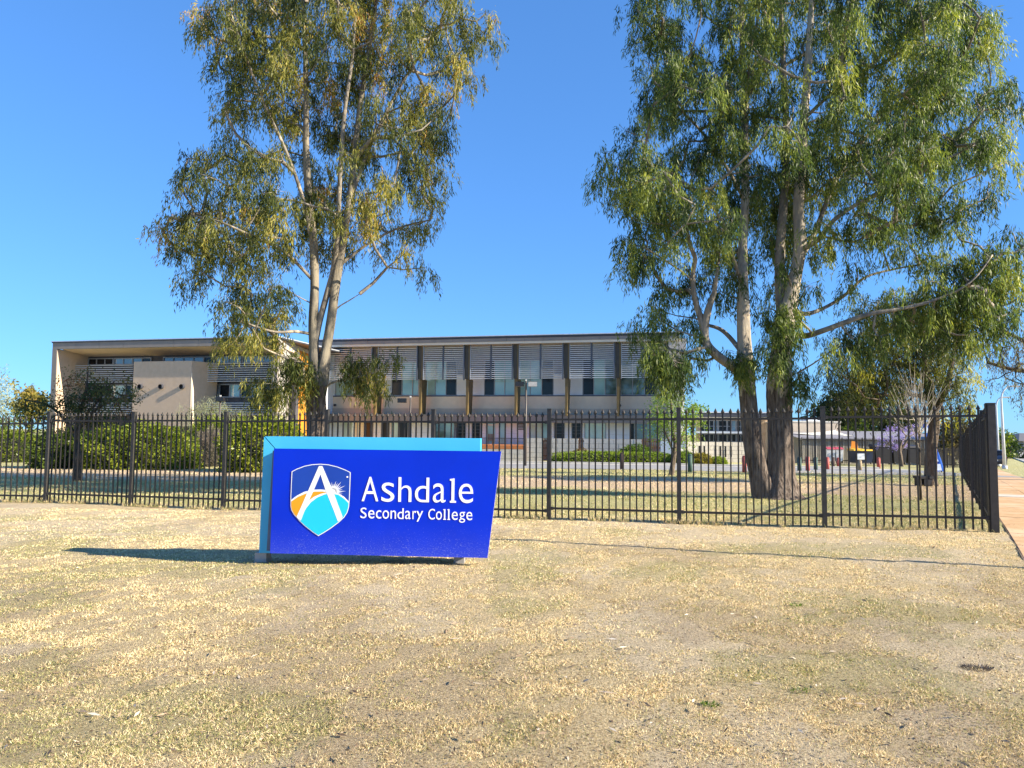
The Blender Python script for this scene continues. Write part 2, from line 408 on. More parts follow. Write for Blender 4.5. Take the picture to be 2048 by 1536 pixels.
gme = npmesh('ground', V, np.stack([i, i+1, i+n1+1, i+n1], 1), LAWN); gme.polygons.foreach_set('use_smooth', [True]*len(gme.polygons))
for nm_, ar in zip(('bare', 'soil', 'green'), wear(V[:, 0], V[:, 1])):
    at_ = gme.attributes.new(nm_, 'FLOAT', 'POINT'); at_.data.foreach_set('value', ar.astype(np.float32))
tag(inst('ground', gme, None, (0, 0, 0)), kind='structure')

def strip(name, m, fn, n, k, lift):
    """sheet laid over the land; fn(i/n, j/k) -> x, y"""
    V = []; F = []
    for a in range(n+1):
        for c in range(k+1):
            x, y = fn(a/n, c/k); V.append((x, y, gzf(x, y)+lift))
    for a in range(n):
        for c in range(k): q = a*(k+1)+c; F.append((q, q+1, q+k+2, q+k+1))
    mb = MB().add(V, F); 
    if (Vector(V[1])-Vector(V[0])).cross(Vector(V[k+1])-Vector(V[0])).z < 0: mb.f = [f[::-1] for f in mb.f]
    return mb.build(name, m)
M_red = mat('red_path', (.60, .385, .20), (.48, .29, .14), 5, .9, .3, c3=(.66, .44, .26), s3=.8)
M_conc = mat('concrete', (.62, .57, .47), (.50, .45, .37), 6, .9, .25)
M_asph = mat('grey_asphalt', (.34, .325, .31), (.27, .26, .25), 8, .95, .3)
M_kerb = mat('kerb_concrete', (.66, .62, .55), (.52, .49, .43), 5, .9, .2)
def sidept(a, b): return (C0[0]+SIDE.x*a+SN.x*b, C0[1]+SIDE.y*a+SN.y*b)    # a along the side fence, b outwards from it
# the red footpath, slab by slab as far as the joints show
path = tag(strip('footpath', mat('path_bedding', (.30, .20, .13), rough=1), lambda a, b: sidept(-14+a*120, .22+b*2.3), 60, 2, .006), kind='structure')
path['label'] = 'red footpath along the side fence'
a = -9.0
while a < 60:
    ln = 1.5 if a < 14 else 3.0; cc = 9.0 < a < 10.6
    mb = MB()
    for (b0, b1) in ((.24, 1.36), (1.375, 2.5)):
        c4 = [sidept(a+.012, b0), sidept(a+ln-.012, b0), sidept(a+ln-.012, b1), sidept(a+.012, b1)]
        dz = random.uniform(.012, .018) if cc is False else .020
        lo = [(x, y, gzf(x, y)-.03) for x, y in c4]; hi = [(x, y, gzf(x, y)+dz) for x, y in c4]
        q = MB().add(lo+hi, [(0,1,2,3),(7,6,5,4),(0,4,5,1),(1,5,6,2),(2,6,7,3),(3,7,4,0)])
        o = q.build('slab', M_conc if cc else M_red, path)
        if cc: o['label'] = 'pale concrete slab across the red footpath'
    a += ln
tag(strip('road', M_asph, lambda a, b: sidept(-30+a*260, 7.2+b*7.4), 90, 6, .025), kind='structure')
tag(strip('verge_pavement', M_conc, lambda a, b: sidept(12.5+a*11, 2.55+b*4.3), 12, 4, .02), kind='structure')
for b0 in (7.0, 14.6):
    mb = MB()
    for q in range(120):
        p0 = sidept(-30+q*2.2, b0); p1 = sidept(-30+q*2.2+2.17, b0); z = gzf(*p0); z1 = gzf(*p1)
        nx = SN*.15
        lo = [(p0[0], p0[1], z-.1), (p1[0], p1[1], z1-.1), (p1[0]+nx.x, p1[1]+nx.y, z1-.1), (p0[0]+nx.x, p0[1]+nx.y, z-.1)]
        hi = [(x, y, w+.22) for x, y, w in lo]
        mb.add(lo+hi, [(0,1,2,3),(7,6,5,4),(0,4,5,1),(1,5,6,2),(2,6,7,3),(3,7,4,0)])
    tag(mb.build('kerb', M_kerb), kind='structure')

# ================================================================== FRONT AND SIDE FENCES
M_blk = mat('black_fence_paint', (.042, .037, .032), (.030, .027, .024), 30, .6, .05, spec=.3)
M_post = mat('black_post_paint', (.040, .036, .032), (.026, .024, .022), 14, .5, .1, spec=.45)
H = 2.1
def picket_mesh(h, w=.0245, thick=1.0):
    mb = MB(); mb.box((-w/2, -w/2, 0), (w/2, w/2, h-.085))
    a = w*.5; b = w*1.35
    z = [h-.085, h-.065, h-.05, h+.01]
    r = [a, b, b*.9, .002]
    k = len(mb.v)
    for zz, rr in zip(z, r): mb.v += [Vector((math.cos(t)*rr, math.sin(t)*rr*.8, zz)) for t in [q*math.pi/3 for q in range(6)]]
    for i in range(3):
        for j in range(6): a_ = k+i*6+j; b_ = k+i*6+(j+1) % 6; mb.f.append((a_, b_, b_+6, a_+6)); mb.sm.append(False)
    return mb.mesh('picket', M_blk)
def post_mesh(h, w):
    mb = MB(); mb.box((-w/2, -w/2, -.1), (w/2, w/2, h-.02)); e = w/2+.004; mb.box((-e, -e, h-.019), (e, e, h)); return mb.mesh('post', M_post)
PK = picket_mesh(H-.06); PST = post_mesh(H, .075); PSTC = post_mesh(H+.02, .115)
RAIL = MB().box((-.5, -.019, -.019), (.5, .019, .019)).mesh('rail', M_blk)
BRK = MB().box((-.022, -.030, -.030), (.022, .030, .030)).mesh('bracket', M_post)
def run_fence(root, pts, gap=.118, pkm=PK, pstm=PST, ph=H, steps=None, count=None, first=None, shape=.04, railz=(.22, .21), lift=.0):
    for i in range(len(pts)-1):
        A, B = Vector(pts[i]), Vector(pts[i+1]); d = (B-A); d.z = 0; Lh = d.length; d /= Lh; rz = math.atan2(d.y, d.x)
        st = steps[i] if steps else 0
        n = count or round(Lh/gap)-1
        zz = min(A.z, B.z)+st+lift if not shape else 0
        za, zb = A.z+st+lift, B.z+st+lift
        if i > 0 or first is None: inst('post', pstm, root, A, (0, 0, rz))
        for k in range(n):
            t = (k+1)/(n+1); p = A+d*Lh*t; z = za+(zb-za)*t
            o = inst('picket', pkm, root, (p.x, p.y, z+.03+random.uniform(-.004, .004)), (R(random.uniform(-.35, .35)), R(random.uniform(-.35, .35)), rz))
        sl = math.atan2(zb-za, Lh)
        for h_ in (railz[0], ph-railz[1]):
            for e_ in ((A+d*.062), (B-d*.062)): inst('bracket', BRK, root, (e_.x, e_.y, (za if (e_-A).length < 1 else zb)+h_), (0, 0, rz))
            c = (A+B)/2; inst('rail', RAIL, root, (c.x, c.y, (za+zb)/2+h_), (0, -sl, rz), (Lh-.05, 1, 1))
    inst('post', pstm, root, pts[-1], (0, 0, rz))
uu = [-.79, -.6407, -.5234, -.3959, -.2559, -.1083, .0524, .2317, .4317, .6559]
c_ = C0[1]+.26*C0[0]
pts = []
for k_ in uu:
    y = c_/(1+.26*k_); x = k_*y; pts.append((x, y, gzf(x, y)-.01))
front = thing('picket_fence', (pts[5][0], pts[5][1], pts[5][2]), 'long black steel picket fence across the lawn behind the blue sign', 'fence')
pts[-1] = (C0[0], C0[1], gzf(*C0)-.01)
run_fence(front, pts, steps=[-.06, 0, .01, -.01, -.04, -.05, .0, .0, .02], count=18, shape=0)
o = inst('post', PSTC, front, (C0[0]+.03, C0[1]-.02, gzf(*C0)-.01), (0, 0, -.26)); o['label'] = 'thick corner post where the front fence meets the side fence'
side = thing('picket_fence', (C0[0], C0[1], 0), 'black steel picket fence running back beside the red footpath', 'fence')
sp = []
for k_ in range(0, 19):
    x, y = sidept(k_*2.38+.12, 0); sp.append((x, y, gzf(x, y)-.01))
run_fence(side, sp[:17], count=17, first=1, shape=0)
run_fence(side, sp[16:], count=12, first=1, shape=0)

# ================================================================== BUILDINGS
M_fascia = mat('fascia_panel', (.27, .235, .21), (.235, .205, .185), 1.5, .7, .05)
M_dark = mat('dark_flashing', (.055, .058, .075), (.045, .047, .06), 3, .5)
M_white_edge = mat('roof_sheet', (.62, .65, .70), (.52, .55, .60), 3, .35, metal=.3)
M_soff = mat('soffit_board', (.70, .62, .50), (.64, .56, .45), 1, .8)
M_tan = mat('tan_render', (.62, .46, .33), (.56, .41, .29), 2.5, .9, .12, c3=(.58, .43, .31), s3=.5)
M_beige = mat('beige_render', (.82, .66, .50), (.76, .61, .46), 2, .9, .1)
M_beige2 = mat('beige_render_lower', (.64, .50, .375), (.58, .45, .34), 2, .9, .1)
M_white = mat('white_panel', (.76, .79, .84), (.70, .73, .78), 1.2, .6, .03)
M_cream = mat('grey_cladding', (.47, .43, .39), (.42, .38, .345), 1.3, .75, .04)
M_or = mat('orange_panel', (.72, .27, .02), (.64, .23, .016), 1.5, .6, .03)
M_gold = mat('ochre_fin_paint', (.15, .105, .04), (.12, .085, .032), 3, .5, spec=.4)
M_finShade = mat('shaded_fin_side', (.075, .065, .05), (.06, .052, .04), 3, .6)
M_slat = mat('aluminium_slat', (.70, .77, .86), (.62, .69, .78), 5, .45, metal=.3)
M_mull = mat('grey_mullion', (.36, .38, .42), (.31, .33, .37), 4, .5, metal=.2)
M_slate = mat('slate_steel', (.075, .09, .12), (.06, .075, .10), 4, .5)
M_spand = mat('dark_spandrel', (.085, .08, .09), (.07, .066, .075), 2, .6)
M_block = mat('grey_blockwork', (.66, .60, .52), (.56, .51, .45), 7, .95, .3, c3=(.62, .57, .50), s3=1.2)
M_mort = mat('mortar', (.33, .30, .26), (.29, .265, .23), 9, 1)
M_black = mat('dark_room', (.018, .017, .02), (.012, .012, .014), 3, .25, spec=.5)
M_timber = mat('brown_timber', (.30, .16, .09), (.19, .10, .06), 5, .8, .2, stretch=(1, 1, .2))
M_timberD = mat('dark_timber', (.13, .065, .045), (.09, .045, .03), 5, .85, .2)
M_deck = mat('orange_deck_edge', (.58, .22, .08), (.48, .17, .06), 3, .8)
M_inner = mat('grey_wall_behind_louvres', (.21, .235, .285), (.18, .205, .25), 1.5, .8)
M_rail = mat('railing_steel', (.03, .035, .045), rough=.4)
def glass(name, c, c2, rough=.06, sc=.35):
    m = mat(name, c, c2, sc, rough, spec=1.0, coat=.6, detail=1.5, stretch=(1, 1, 1.6)); return m
G_teal = glass('teal_glass', (.36, .58, .57), (.20, .38, .39)); G_pale = glass('pale_blind_glass', (.62, .74, .66), (.46, .60, .56))
G_dark = mat('dark_glass', (.020, .024, .030), (.010, .011, .014), .5, .12, spec=.35); G_blue = glass('blue_grey_glass', (.20, .32, .42), (.10, .17, .24))
G_refl = glass('tree_reflecting_glass', (.16, .24, .24), (.06, .10, .09), .05, 1.1)
FM = Frame(1024, 66, .235)
ZB = -1.6                                                       # the foot of every building is sunk in the ground
def window(parent, F, s0, s1, z0, z1, off, panes, fr=.06, mid=None, head=None):
    """panes: list of (share, glass material); frame bars and panes are sub-parts"""
    w = fbx('window', M_slate, parent, F, s0, s1, off-.14, off-.10, z0, z1)
    WL[w.name] = F.pt((s0+s1)/2, off-.12, (z0+z1)/2)
    def sub(name, m, a, b, c, d, o0, o1):
        # the window object itself is scaled, so sub-parts undo that
        o = bpy.data.objects.new(name, cube(m)); col.objects.link(o); o.parent = w
        sx, sy, sz = w.scale
        o.location = (((a+b)/2-(s0+s1)/2)/sx, (-((o0+o1)/2-(off-.12)))/sy, ((c+d)/2-(z0+z1)/2)/sz)
        o.scale = ((b-a)/sx, (o1-o0)/sy, (d-c)/sz); return o
    tot = sum(p[0] for p in panes); a = s0; e = .0
    for sh, gm in panes:
        b = a+(s1-s0)*sh/tot
        sub('pane', gm, a+fr*.5, b-fr*.5, z0+fr*.5, z1-fr*.5, off-.098, off-.07)
        a = b
        if b < s1-.05: sub('mullion', M_mull, b-fr*.5, b+fr*.5, z0+fr, z1-fr, off-.097, off+.0)
    for q in (z0, z1-fr): sub('frame', M_mull, s0, s1, q, q+fr, off-.096, off+.02)
    for q in (s0, s1-fr): sub('frame', M_mull, q, q+fr, z0+fr, z1-fr, off-.096, off+.02)
    if head: sub('transom', M_mull, s0+fr, s1-fr, head, head+fr*.8, off-.094, off+.01)
    return w
# ---- main block
b0 = FM.pt(0, 0, ZB)
main = thing('school_building', b0, 'long two-storey school block with grey louvres over its windows and tapering ochre fins', 'building')
sL, sR = FM.S(664), FM.S(1338)
COLO = 1.9                                                      # louvres and fins stand this far out
zr_top = FM.Z(980, 671.5, COLO+.5); zf_bot = FM.Z(1000, 683.0, COLO+.5); zs = zf_bot-.02
z_sill = FM.Z(1000, 791); z_band = FM.Z(1000, 817, .15); z_slab1 = FM.Z(1000, 829, .5); z_slab0 = FM.Z(1000, 845, .5)
z_lt = FM.Z(1000, 688, COLO); z_lb = FM.Z(1000, 757.5, COLO); z_wt = FM.Z(1000, 721)
fbx('wall', M_inner, main, FM, sL, sR, -.30, -.16, ZB, zr_top-.9)
fbx('wall', M_inner, main, FM, sL, sR, -14, -13.8, ZB, zr_top-1.3)['label'] = 'rear wall'
for s_ in (sL, sR-.2): fbx('wall', M_white, main, FM, s_, s_+.2, -13.79, -.31, ZB, zr_top-1.0)
roof = fbx('roof', M_dark, main, FM, sL-.3, sR+.9, -14.2, COLO+.55, zr_top-.22, zr_top-.06)
fbx('roof_edge', M_white_edge, main, FM, sL-.35, sR+.95, -14.2, COLO+.62, zr_top-.058, zr_top+.02)
n = 20; sw = (sR+.9-sL+.3)/n
fbx('fascia_backing', M_dark, main, FM, sL-.3, sR+.9, COLO+.30, COLO+.42, zf_bot+.005, zr_top-.222)
for k in range(n): fbx('fascia_panel', M_fascia, main, FM, sL-.3+k*sw+.012, sL-.3+(k+1)*sw-.012, COLO+.422, COLO+.50, zf_bot, zr_top-.24)
fbx('soffit', M_soff, main, FM, sL-.3, sR+.9, -.15, COLO+.29, zf_bot-.10, zf_bot-.004)
fbx('fascia_trim', M_soff, main, FM, sL-.3, sR+.9, COLO+.295, COLO+.46, zf_bot-.20, zf_bot-.006)
cols_px = [653, 749, 840, 934, 1031.6, 1133, 1236.5, 1338]
cs = [FM.S(c, COLO) for c in cols_px]
for i_, s_ in enumerate(cs[:-1]):
    if i_ == 0: continue
    for nm, m_, lo_, hi_, dx0, dx1 in (('fin', M_finShade, z_lb, zs-.2, .30, .36),):
        fbx('fin', M_finShade, main, FM, s_-.24, s_+.10, COLO-.5, COLO-.02, z_lb+.01, zf_bot-.21)  # left part darkened by colour as the shaded side of the fin
        fbx('fin_lit_side', M_gold, main, FM, s_+.105, s_+.22, COLO-.5, COLO+.06, z_lb+.01, zf_bot-.21)  # ochre strip stands for the fin's sunlit right side
    p = prism(FM, [(s_-.13, z_slab1-.1), (s_+.02, z_slab1-.1), (s_+.13, z_lb), (s_-.15, z_lb)], COLO-1.5, COLO-.1)
    p.build('tapered_fin', M_gold, main)
    fbx('bracket', M_slate, main, FM, s_-.36, s_-.27, COLO-.1, COLO+.1, z_lb-.1, zf_bot-.21)
# louvre screens, one per bay, with real slats
nsl = 17; dzs = (z_lt-.1-z_lb)/nsl
for i_ in range(len(cs)-1):
    a0, a1 = cs[i_]+.26, cs[i_+1]-.36
    scr = thing('louvre_screen', FM.pt((a0+a1)/2, COLO, z_lb), None, None); scr.parent = main; scr.location = FM.pt((a0+a1)/2, COLO, z_lb)-WL[main.name]
    am = (a0+a1)/2
    for h0, h1 in ((a0+.05, am-.08), (am+.08, a1-.05)):
        for k in range(nsl):
            z = z_lb+.04+k*dzs
            o = inst('slat', cube(M_slat), scr, FM.pt((h0+h1)/2, COLO+random.uniform(-.003, .003), z), (R(24), 0, FM.rot), (h1-h0, .10, .034))
    for q, m_ in ((a0, M_mull), (am-.04, M_slate), (a1-.04, M_mull)):
        fbx('stile', m_, scr, FM, q-(.035 if m_ is M_slate else 0), q+(.10 if m_ is M_slate else .05), COLO-.06, COLO+.075, z_lb-.06, zf_bot-.21)
# grey cladding joints behind the louvres, white wall panels between the windows
ups = [(670, 731, [(1, G_pale), (1, G_teal), (1, G_dark)]), (782.6, 837, [(1, G_dark), (1, G_teal), (.6, G_teal)]), (849, 913, [(1, G_teal), (1, G_teal), (1, G_dark)]),
       (968, 1029.6, [(1, G_dark), (1, G_teal), (1, G_teal)]), (1037, 1107, [(1, G_teal), (1, G_teal), (1, G_dark)]), (1165, 1234, [(1, G_dark), (1, G_teal), (1.05, G_refl)]),
       (1241, 1314, [(1, G_refl), (1, G_refl), (1, G_dark)])]
edges = [sL]
for a, b, ps in ups:
    s0, s1 = FM.S(a), FM.S(b)
    zt = z_wt
    zc = FM.Z(1000, 745)
    window(main, FM, s0, s1, z_sill+.0, zt, 0, ps, head=zc)
    edges += [s0, s1]
edges.append(sR)
for a, b in zip(edges[::2], edges[1::2]):
    if b-a < .15: continue
    k = max(1, round((b-a)/2.2)); w_ = (b-a)/k
    for q in range(k): fbx('wall_panel', M_white, main, FM, a+q*w_+.012, a+(q+1)*w_-.012, -.159, .0, z_sill+.01, FM.Z(1000, 750)); fbx('wall_panel', M_inner, main, FM, a+q*w_+.012, a+(q+1)*w_-.012, -.159, -.01, FM.Z(1000, 750)+.02, z_wt)
k = 26; w_ = (sR-sL)/k
for q in range(k): fbx('wall_panel', M_inner, main, FM, sL+q*w_+.012, sL+(q+1)*w_-.012, -.159, -.02, z_wt+.02, zf_bot-.11)
fbx('sill', M_slate, main, FM, sL, sR, -.155, .12, z_sill-.09, z_sill-.005)
k = 7
for q in range(k):
    a, b = sL+q*(sR-sL)/k, sL+(q+1)*(sR-sL)/k
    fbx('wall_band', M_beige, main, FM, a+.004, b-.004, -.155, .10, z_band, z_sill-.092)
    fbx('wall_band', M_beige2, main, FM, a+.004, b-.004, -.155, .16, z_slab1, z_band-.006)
for q, px_ in enumerate([671, 846, 1037, 1240]):
    s_ = FM.S(px_, .1); MB().tube([FM.pt(s_, .1, z_band+.3), FM.pt(s_, .3, z_band+.28)], .11, 10).build('spout', M_dark, main)
k = 16; w_ = (sR+.6-sL)/k
fbx('canopy', M_dark, main, FM, sL, sR+.6, -.155, 1.15, z_slab0+.1, z_slab1-.004)
for q in range(k): fbx('canopy_panel', M_fascia, main, FM, sL+q*w_+.01, sL+(q+1)*w_-.01, 1.155, 1.22, z_slab0, z_slab1-.02)
# ground floor
z_g0 = FM.Z(1000, 905); z_g1 = z_slab0+.09; z_s = FM.Z(1000, 876)
dn = [(687, 730, [(1, G_pale), (1, G_pale), (1, G_pale)]), (732, 748, [(1, G_dark)]), (763, 781, [(1, G_dark)]), (783.5, 824, [(1, G_teal), (1.4, G_dark), (.5, G_dark)]), (871, 910, [(1, G_refl), (1, G_teal)]),
      (912, 933, [(1, G_dark)]), (944, 962, [(1, G_dark)]), (999, 1011, [(1, G_teal)]), (1059, 1097, [(1, G_pale), (1, G_pale), (1, G_teal)]), (1108, 1130, [(1, G_dark)]), (1143, 1163, [(1, G_dark)]),
      (1169, 1212, [(1, G_pale), (1, G_pale)]), (1260, 1318, [(.35, G_dark), (1, G_refl), (1, G_teal)])]
edges = [sL]
for a, b, ps in dn:
    s0, s1 = FM.S(a), FM.S(b); lo = FM.Z(1000, 893) if a in (999,) else z_s-.5
    window(main, FM, s0, s1, lo, z_g1-.05, 0, ps)
    if len(ps) == 1 and ps[0][1] is G_dark and a > 900:
        for q in range(7): fbx('louvre_blade', M_slate, main, FM, s0+.07, s1-.07, -.06, .01, lo+.3+q*.32, lo+.34+q*.32)
    edges += [s0, s1]
ds0, ds1 = FM.S(972), FM.S(993); edges += [ds0, ds1]; edges.append(sR); edges.sort()
for a, b in zip(edges[::2], edges[1::2]):
    if b-a < .1: continue
    k = max(1, round((b-a)/1.9)); w_ = (b-a)/k
    for q in range(k):
        for (za, zb_) in ((ZB, z_s-.62), (z_s-.61, z_g1-1.1), (z_g1-1.09, z_g1-.02)): fbx('wall_panel', M_white, main, FM, a+q*w_+.01, a+(q+1)*w_-.01, -.159, .0, za, zb_)
fbx('wall_panel', M_white, main, FM, FM.S(1035), FM.S(1051), .003, .02, z_s-.4, FM.Z(1000, 861)); 
for q in range(6): fbx('louvre_blade', M_spand, main, FM, FM.S(1036), FM.S(1051), .01, .05, FM.Z(1000, 859)+q*.13-.0, FM.Z(1000, 859)+q*.13+.07)
z_d0 = FM.Z(1000, 896.5, 0)
door = fbx('door', M_white, main, FM, ds0, ds1, -.15, -.06, z_d0, z_g1-.05)
fbx('door_glass', G_teal, main, FM, ds0+.12, ds1-.12, -.058, -.03, z_d0+.5, z_d0+2.05)
fbx('door_transom', G_teal, main, FM, ds0+.08, ds1-.08, -.058, -.03, z_d0+2.2, z_g1-.12)
# left end wing wall, white and splayed
FW = FM
wv = [FM.pt(FM.S(653, 1.2), 1.2, 0), FM.pt(FM.S(667, .0), 0.02, 0)]
mb = MB(); a_, b_ = wv; zt = zf_bot-.11
mb.add([a_+Vector((0, 0, ZB)), b_+Vector((0, 0, ZB)), b_+Vector((0, 0, zt)), a_+Vector((-.6, 0, zt)), a_+Vector((-.5, .3, ZB)), b_+Vector((-.5, .3, ZB)), b_+Vector((-.5, .3, zt)), a_+Vector((-1.1, .3, zt))],
       [(0,1,2,3), (7,6,5,4), (0,3,7,4), (1,5,6,2), (3,2,6,7), (0,4,5,1)])
mb.build('wing_wall', M_white, main)
# right end wing wall (pale, lit from the right)
p = prism(FM, [(sR, ZB), (sR+.7, ZB), (sR+1.5, zf_bot-.01), (sR, zf_bot-.01)], -1.2, COLO+.28)
p.build('wing_wall', M_cream, main)
prism(FM, [(sR+.72, ZB), (sR+1.2, ZB), (sR+1.35, FM.Z(1350, 745)), (sR+1.2, FM.Z(1350, 745))], -3.0, -1.25).build('wing_wall', M_white, main)

# ---- block walls, deck, gates before the main block
def blockwall(name, F, s0, s1, z0, z1, off, label, cat='wall', bw=.8, bh=.4, cap=True, thick=.19, limit=280):
    t = thing(name, F.pt((s0+s1)/2, off, z0), label, cat)
    fbx('core', M_mort, t, F, s0+.006, s1-.006, off-thick, off-.02, z0, z1)
    rows = max(1, round((z1-z0)/bh)); bh = (z1-z0)/rows
    for r_ in range(rows):
        a = s0-(bw/2 if r_ % 2 else 0)
        while a < s1-.05:
            x0, x1 = max(a, s0), min(a+bw, s1)
            if x1-x0 > .06: fbx('block', M_block, t, F, x0+.012, x1-.012, off-.018, off+random.uniform(-.002, .006), z0+r_*bh+.012, z0+(r_+1)*bh-.012)
            a += bw
    return t
OW = 6.0
zt_w = FM.Z(1100, 876.5, OW); zg_w = FM.Z(1150, 921, OW)-.2
blockwall('block_wall', FM, FM.S(1052, OW), FM.S(1087, OW), zg_w, zt_w, OW, 'short pale block wall left of the dark timber gate, with a sloping ramp shadow')
blockwall('block_wall', FM, FM.S(1096, OW), FM.S(1157, OW), zg_w, zt_w, OW, 'pale block wall between the two slatted timber gates behind the low hedge')
blockwall('block_wall', FM, FM.S(1168, OW), FM.S(1283, OW), zg_w, zt_w, OW, 'widest pale block wall behind the round dark bush')
blockwall('block_wall', FM, FM.S(930, OW), FM.S(1051, OW), zg_w-.1, FM.Z(1020, 898.5, OW), OW+.3, 'low block wall under the orange deck edge and black railing')
deck = thing('veranda_deck', FM.pt(FM.S(1000, OW), OW, zg_w), 'raised veranda deck with an orange edge and black railing before the glass door', 'deck')
fbx('deck_edge', M_deck, deck, FM, FM.S(900, OW), FM.S(1051, OW), .3, OW+.25, FM.Z(1020, 898, OW), FM.Z(1020, 891, OW))
zr0, zr1 = FM.Z(1020, 891, OW), FM.Z(1020, 876, OW)
s_a, s_b = FM.S(962, OW), FM.S(1051, OW)
fbx('handrail', M_rail, deck, FM, s_a, s_b, OW, OW+.05, zr1-.05, zr1)
k = 34
for q in range(k+1):
    a = s_a+(s_b-s_a)*q/k; fbx('baluster', M_rail, deck, FM, a-.012, a+.012, OW+.012, OW+.036, zr0, zr1-.052)
ch = thing('outdoor_chair', FM.pt(FM.S(981, 4), 4, FM.Z(981, 891, 4)), 'dark slatted chair on the veranda in front of the glass door', 'chair')
cs_, cz = FM.S(981, 4), FM.Z(981, 891, 4)
fbx('seat', M_timberD, ch, FM, cs_-.3, cs_+.3, 3.6, 4.2, cz+.42, cz+.48)
for q in range(5): fbx('back_slat', M_timberD, ch, FM, cs_-.28+q*.12, cs_-.2+q*.12, 3.56, 3.6, cz+.49, cz+1.0)
for a in (-.27, .23):
    for b in (3.62, 4.14): fbx('leg', M_timberD, ch, FM, cs_+a, cs_+a+.05, b, b+.05, cz, cz+.418)
def gate(pxa, pxb, ya, yb, m_, label, nh=0, nv=6):
    s0, s1 = FM.S(pxa, OW), FM.S(pxb, OW); z0, z1 = FM.Z(pxa, yb, OW), FM.Z(pxa, ya, OW)
    t = thing('timber_gate', FM.pt((s0+s1)/2, OW, z0), label, 'gate')
    w_ = (s1-s0)/nv
    for q in range(nv): fbx('slat', m_, t, FM, s0+q*w_, s0+q*w_+w_*.62, OW-.05, OW-.01, z0+random.uniform(-.03, .03), z1+random.uniform(-.03, .03))
    for q in (z0+.25, (z0+z1)/2, z1-.3): fbx('crossbar', m_, t, FM, s0-.03, s1+.03, OW-.10, OW-.052, q, q+.12)
    return t
gate(1087.5, 1095.5, 876, 919, M_timberD, 'dark brown slatted timber gate left of the low green hedge', nv=4)
gate(1157.5, 1167.5, 876, 919, M_timber, 'orange brown slatted gate above the middle of the low hedge', nv=4)
gate(1283.5, 1320, 877, 917, M_timber, 'wide screen of upright orange brown timber slats beside the white wall', nv=10)
ww = thing('white_wall', FM.pt(FM.S(1333, OW), OW, zg_w), 'small bright white wall behind the young green tree', 'wall')
fbx('panel', M_white, ww, FM, FM.S(1321, OW), FM.S(1346, OW), OW-.2, OW, zg_w, FM.Z(1330, 879, OW))
fbx('cap', M_kerb, ww, FM, FM.S(1320.5, OW), FM.S(1346.5, OW), OW-.22, OW+.02, FM.Z(1330, 879, OW)+.002, FM.Z(1330, 877.5, OW))
ns = thing('notice_board', FM.pt(FM.S(1366, OW), OW, zg_w), 'small plain white board standing right of the young green tree', 'sign')
fbx('board', M_white, ns, FM, FM.S(1362, OW), FM.S(1372.5, OW), OW-.06, OW, FM.Z(1366, 897, OW), FM.Z(1366, 882, OW))
fbx('leg', M_mull, ns, FM, FM.S(1367, OW)-.04, FM.S(1367, OW)+.04, OW-.05, OW-.01, zg_w-.3, FM.Z(1366, 897, OW)-.002)

# ---- left wing
FL = Frame(557, 57.2, .235)
left = thing('school_wing', FL.pt(FL.S(330), 0, ZB), 'left school wing framed in grey, with a tan box pierced by three round holes', 'building')
s0, s1, s2 = FL.S(99.5), FL.S(542), FL.S(552.5)
zT = FL.Z(551, 674.5); zFb = FL.Z(540, 689.5)
D = 2.0; DW = 3.3; zBack = FL.Z(300, 711, -DW)
n = 9; w_ = (s2-s0)/n
fbx('roof_edge', M_white_edge, left, FL, s0-.1, s2+.06, -16, .08, zT+.03, zT+.10)
fbx('roof_flashing', M_dark, left, FL, s0-.06, s2+.03, -16, .05, zT-.06, zT+.028)
for q in range(n): fbx('fascia_panel', M_fascia, left, FL, s0+q*w_+.01, s0+(q+1)*w_-.01, -.3, .0, zFb, zT-.062)
mb = MB()                                                       # sloping soffit
c8 = [FL.pt(s0+.6, -.301, zFb+.02), FL.pt(s2-.4, -.301, zFb+.02), FL.pt(s2-.4, -DW-.1, zBack), FL.pt(s0+.6, -DW-.1, zBack)]
mb.add(c8+[c+Vector((0, 0, .12)) for c in c8], [(0,3,2,1),(4,5,6,7),(0,1,5,4),(1,2,6,5),(2,3,7,6),(3,0,4,7)]); mb.build('soffit', M_beige2, left)
# left wall of the frame: tapers downwards
sLi = FL.S(108.5)
prism(FL, [(s0, zFb-.002), (s0+.10, ZB), (s0+.65, ZB), (sLi, zFb-.002)], -16, 0).build('wing_wall', M_fascia, left)
prism(FL, [(sLi+.002, zFb-.05), (s0+.652, ZB), (s0+.70, ZB), (sLi+.05, zFb-.05)], -DW-.1, -.02).build('wall_lining', M_tan, left)
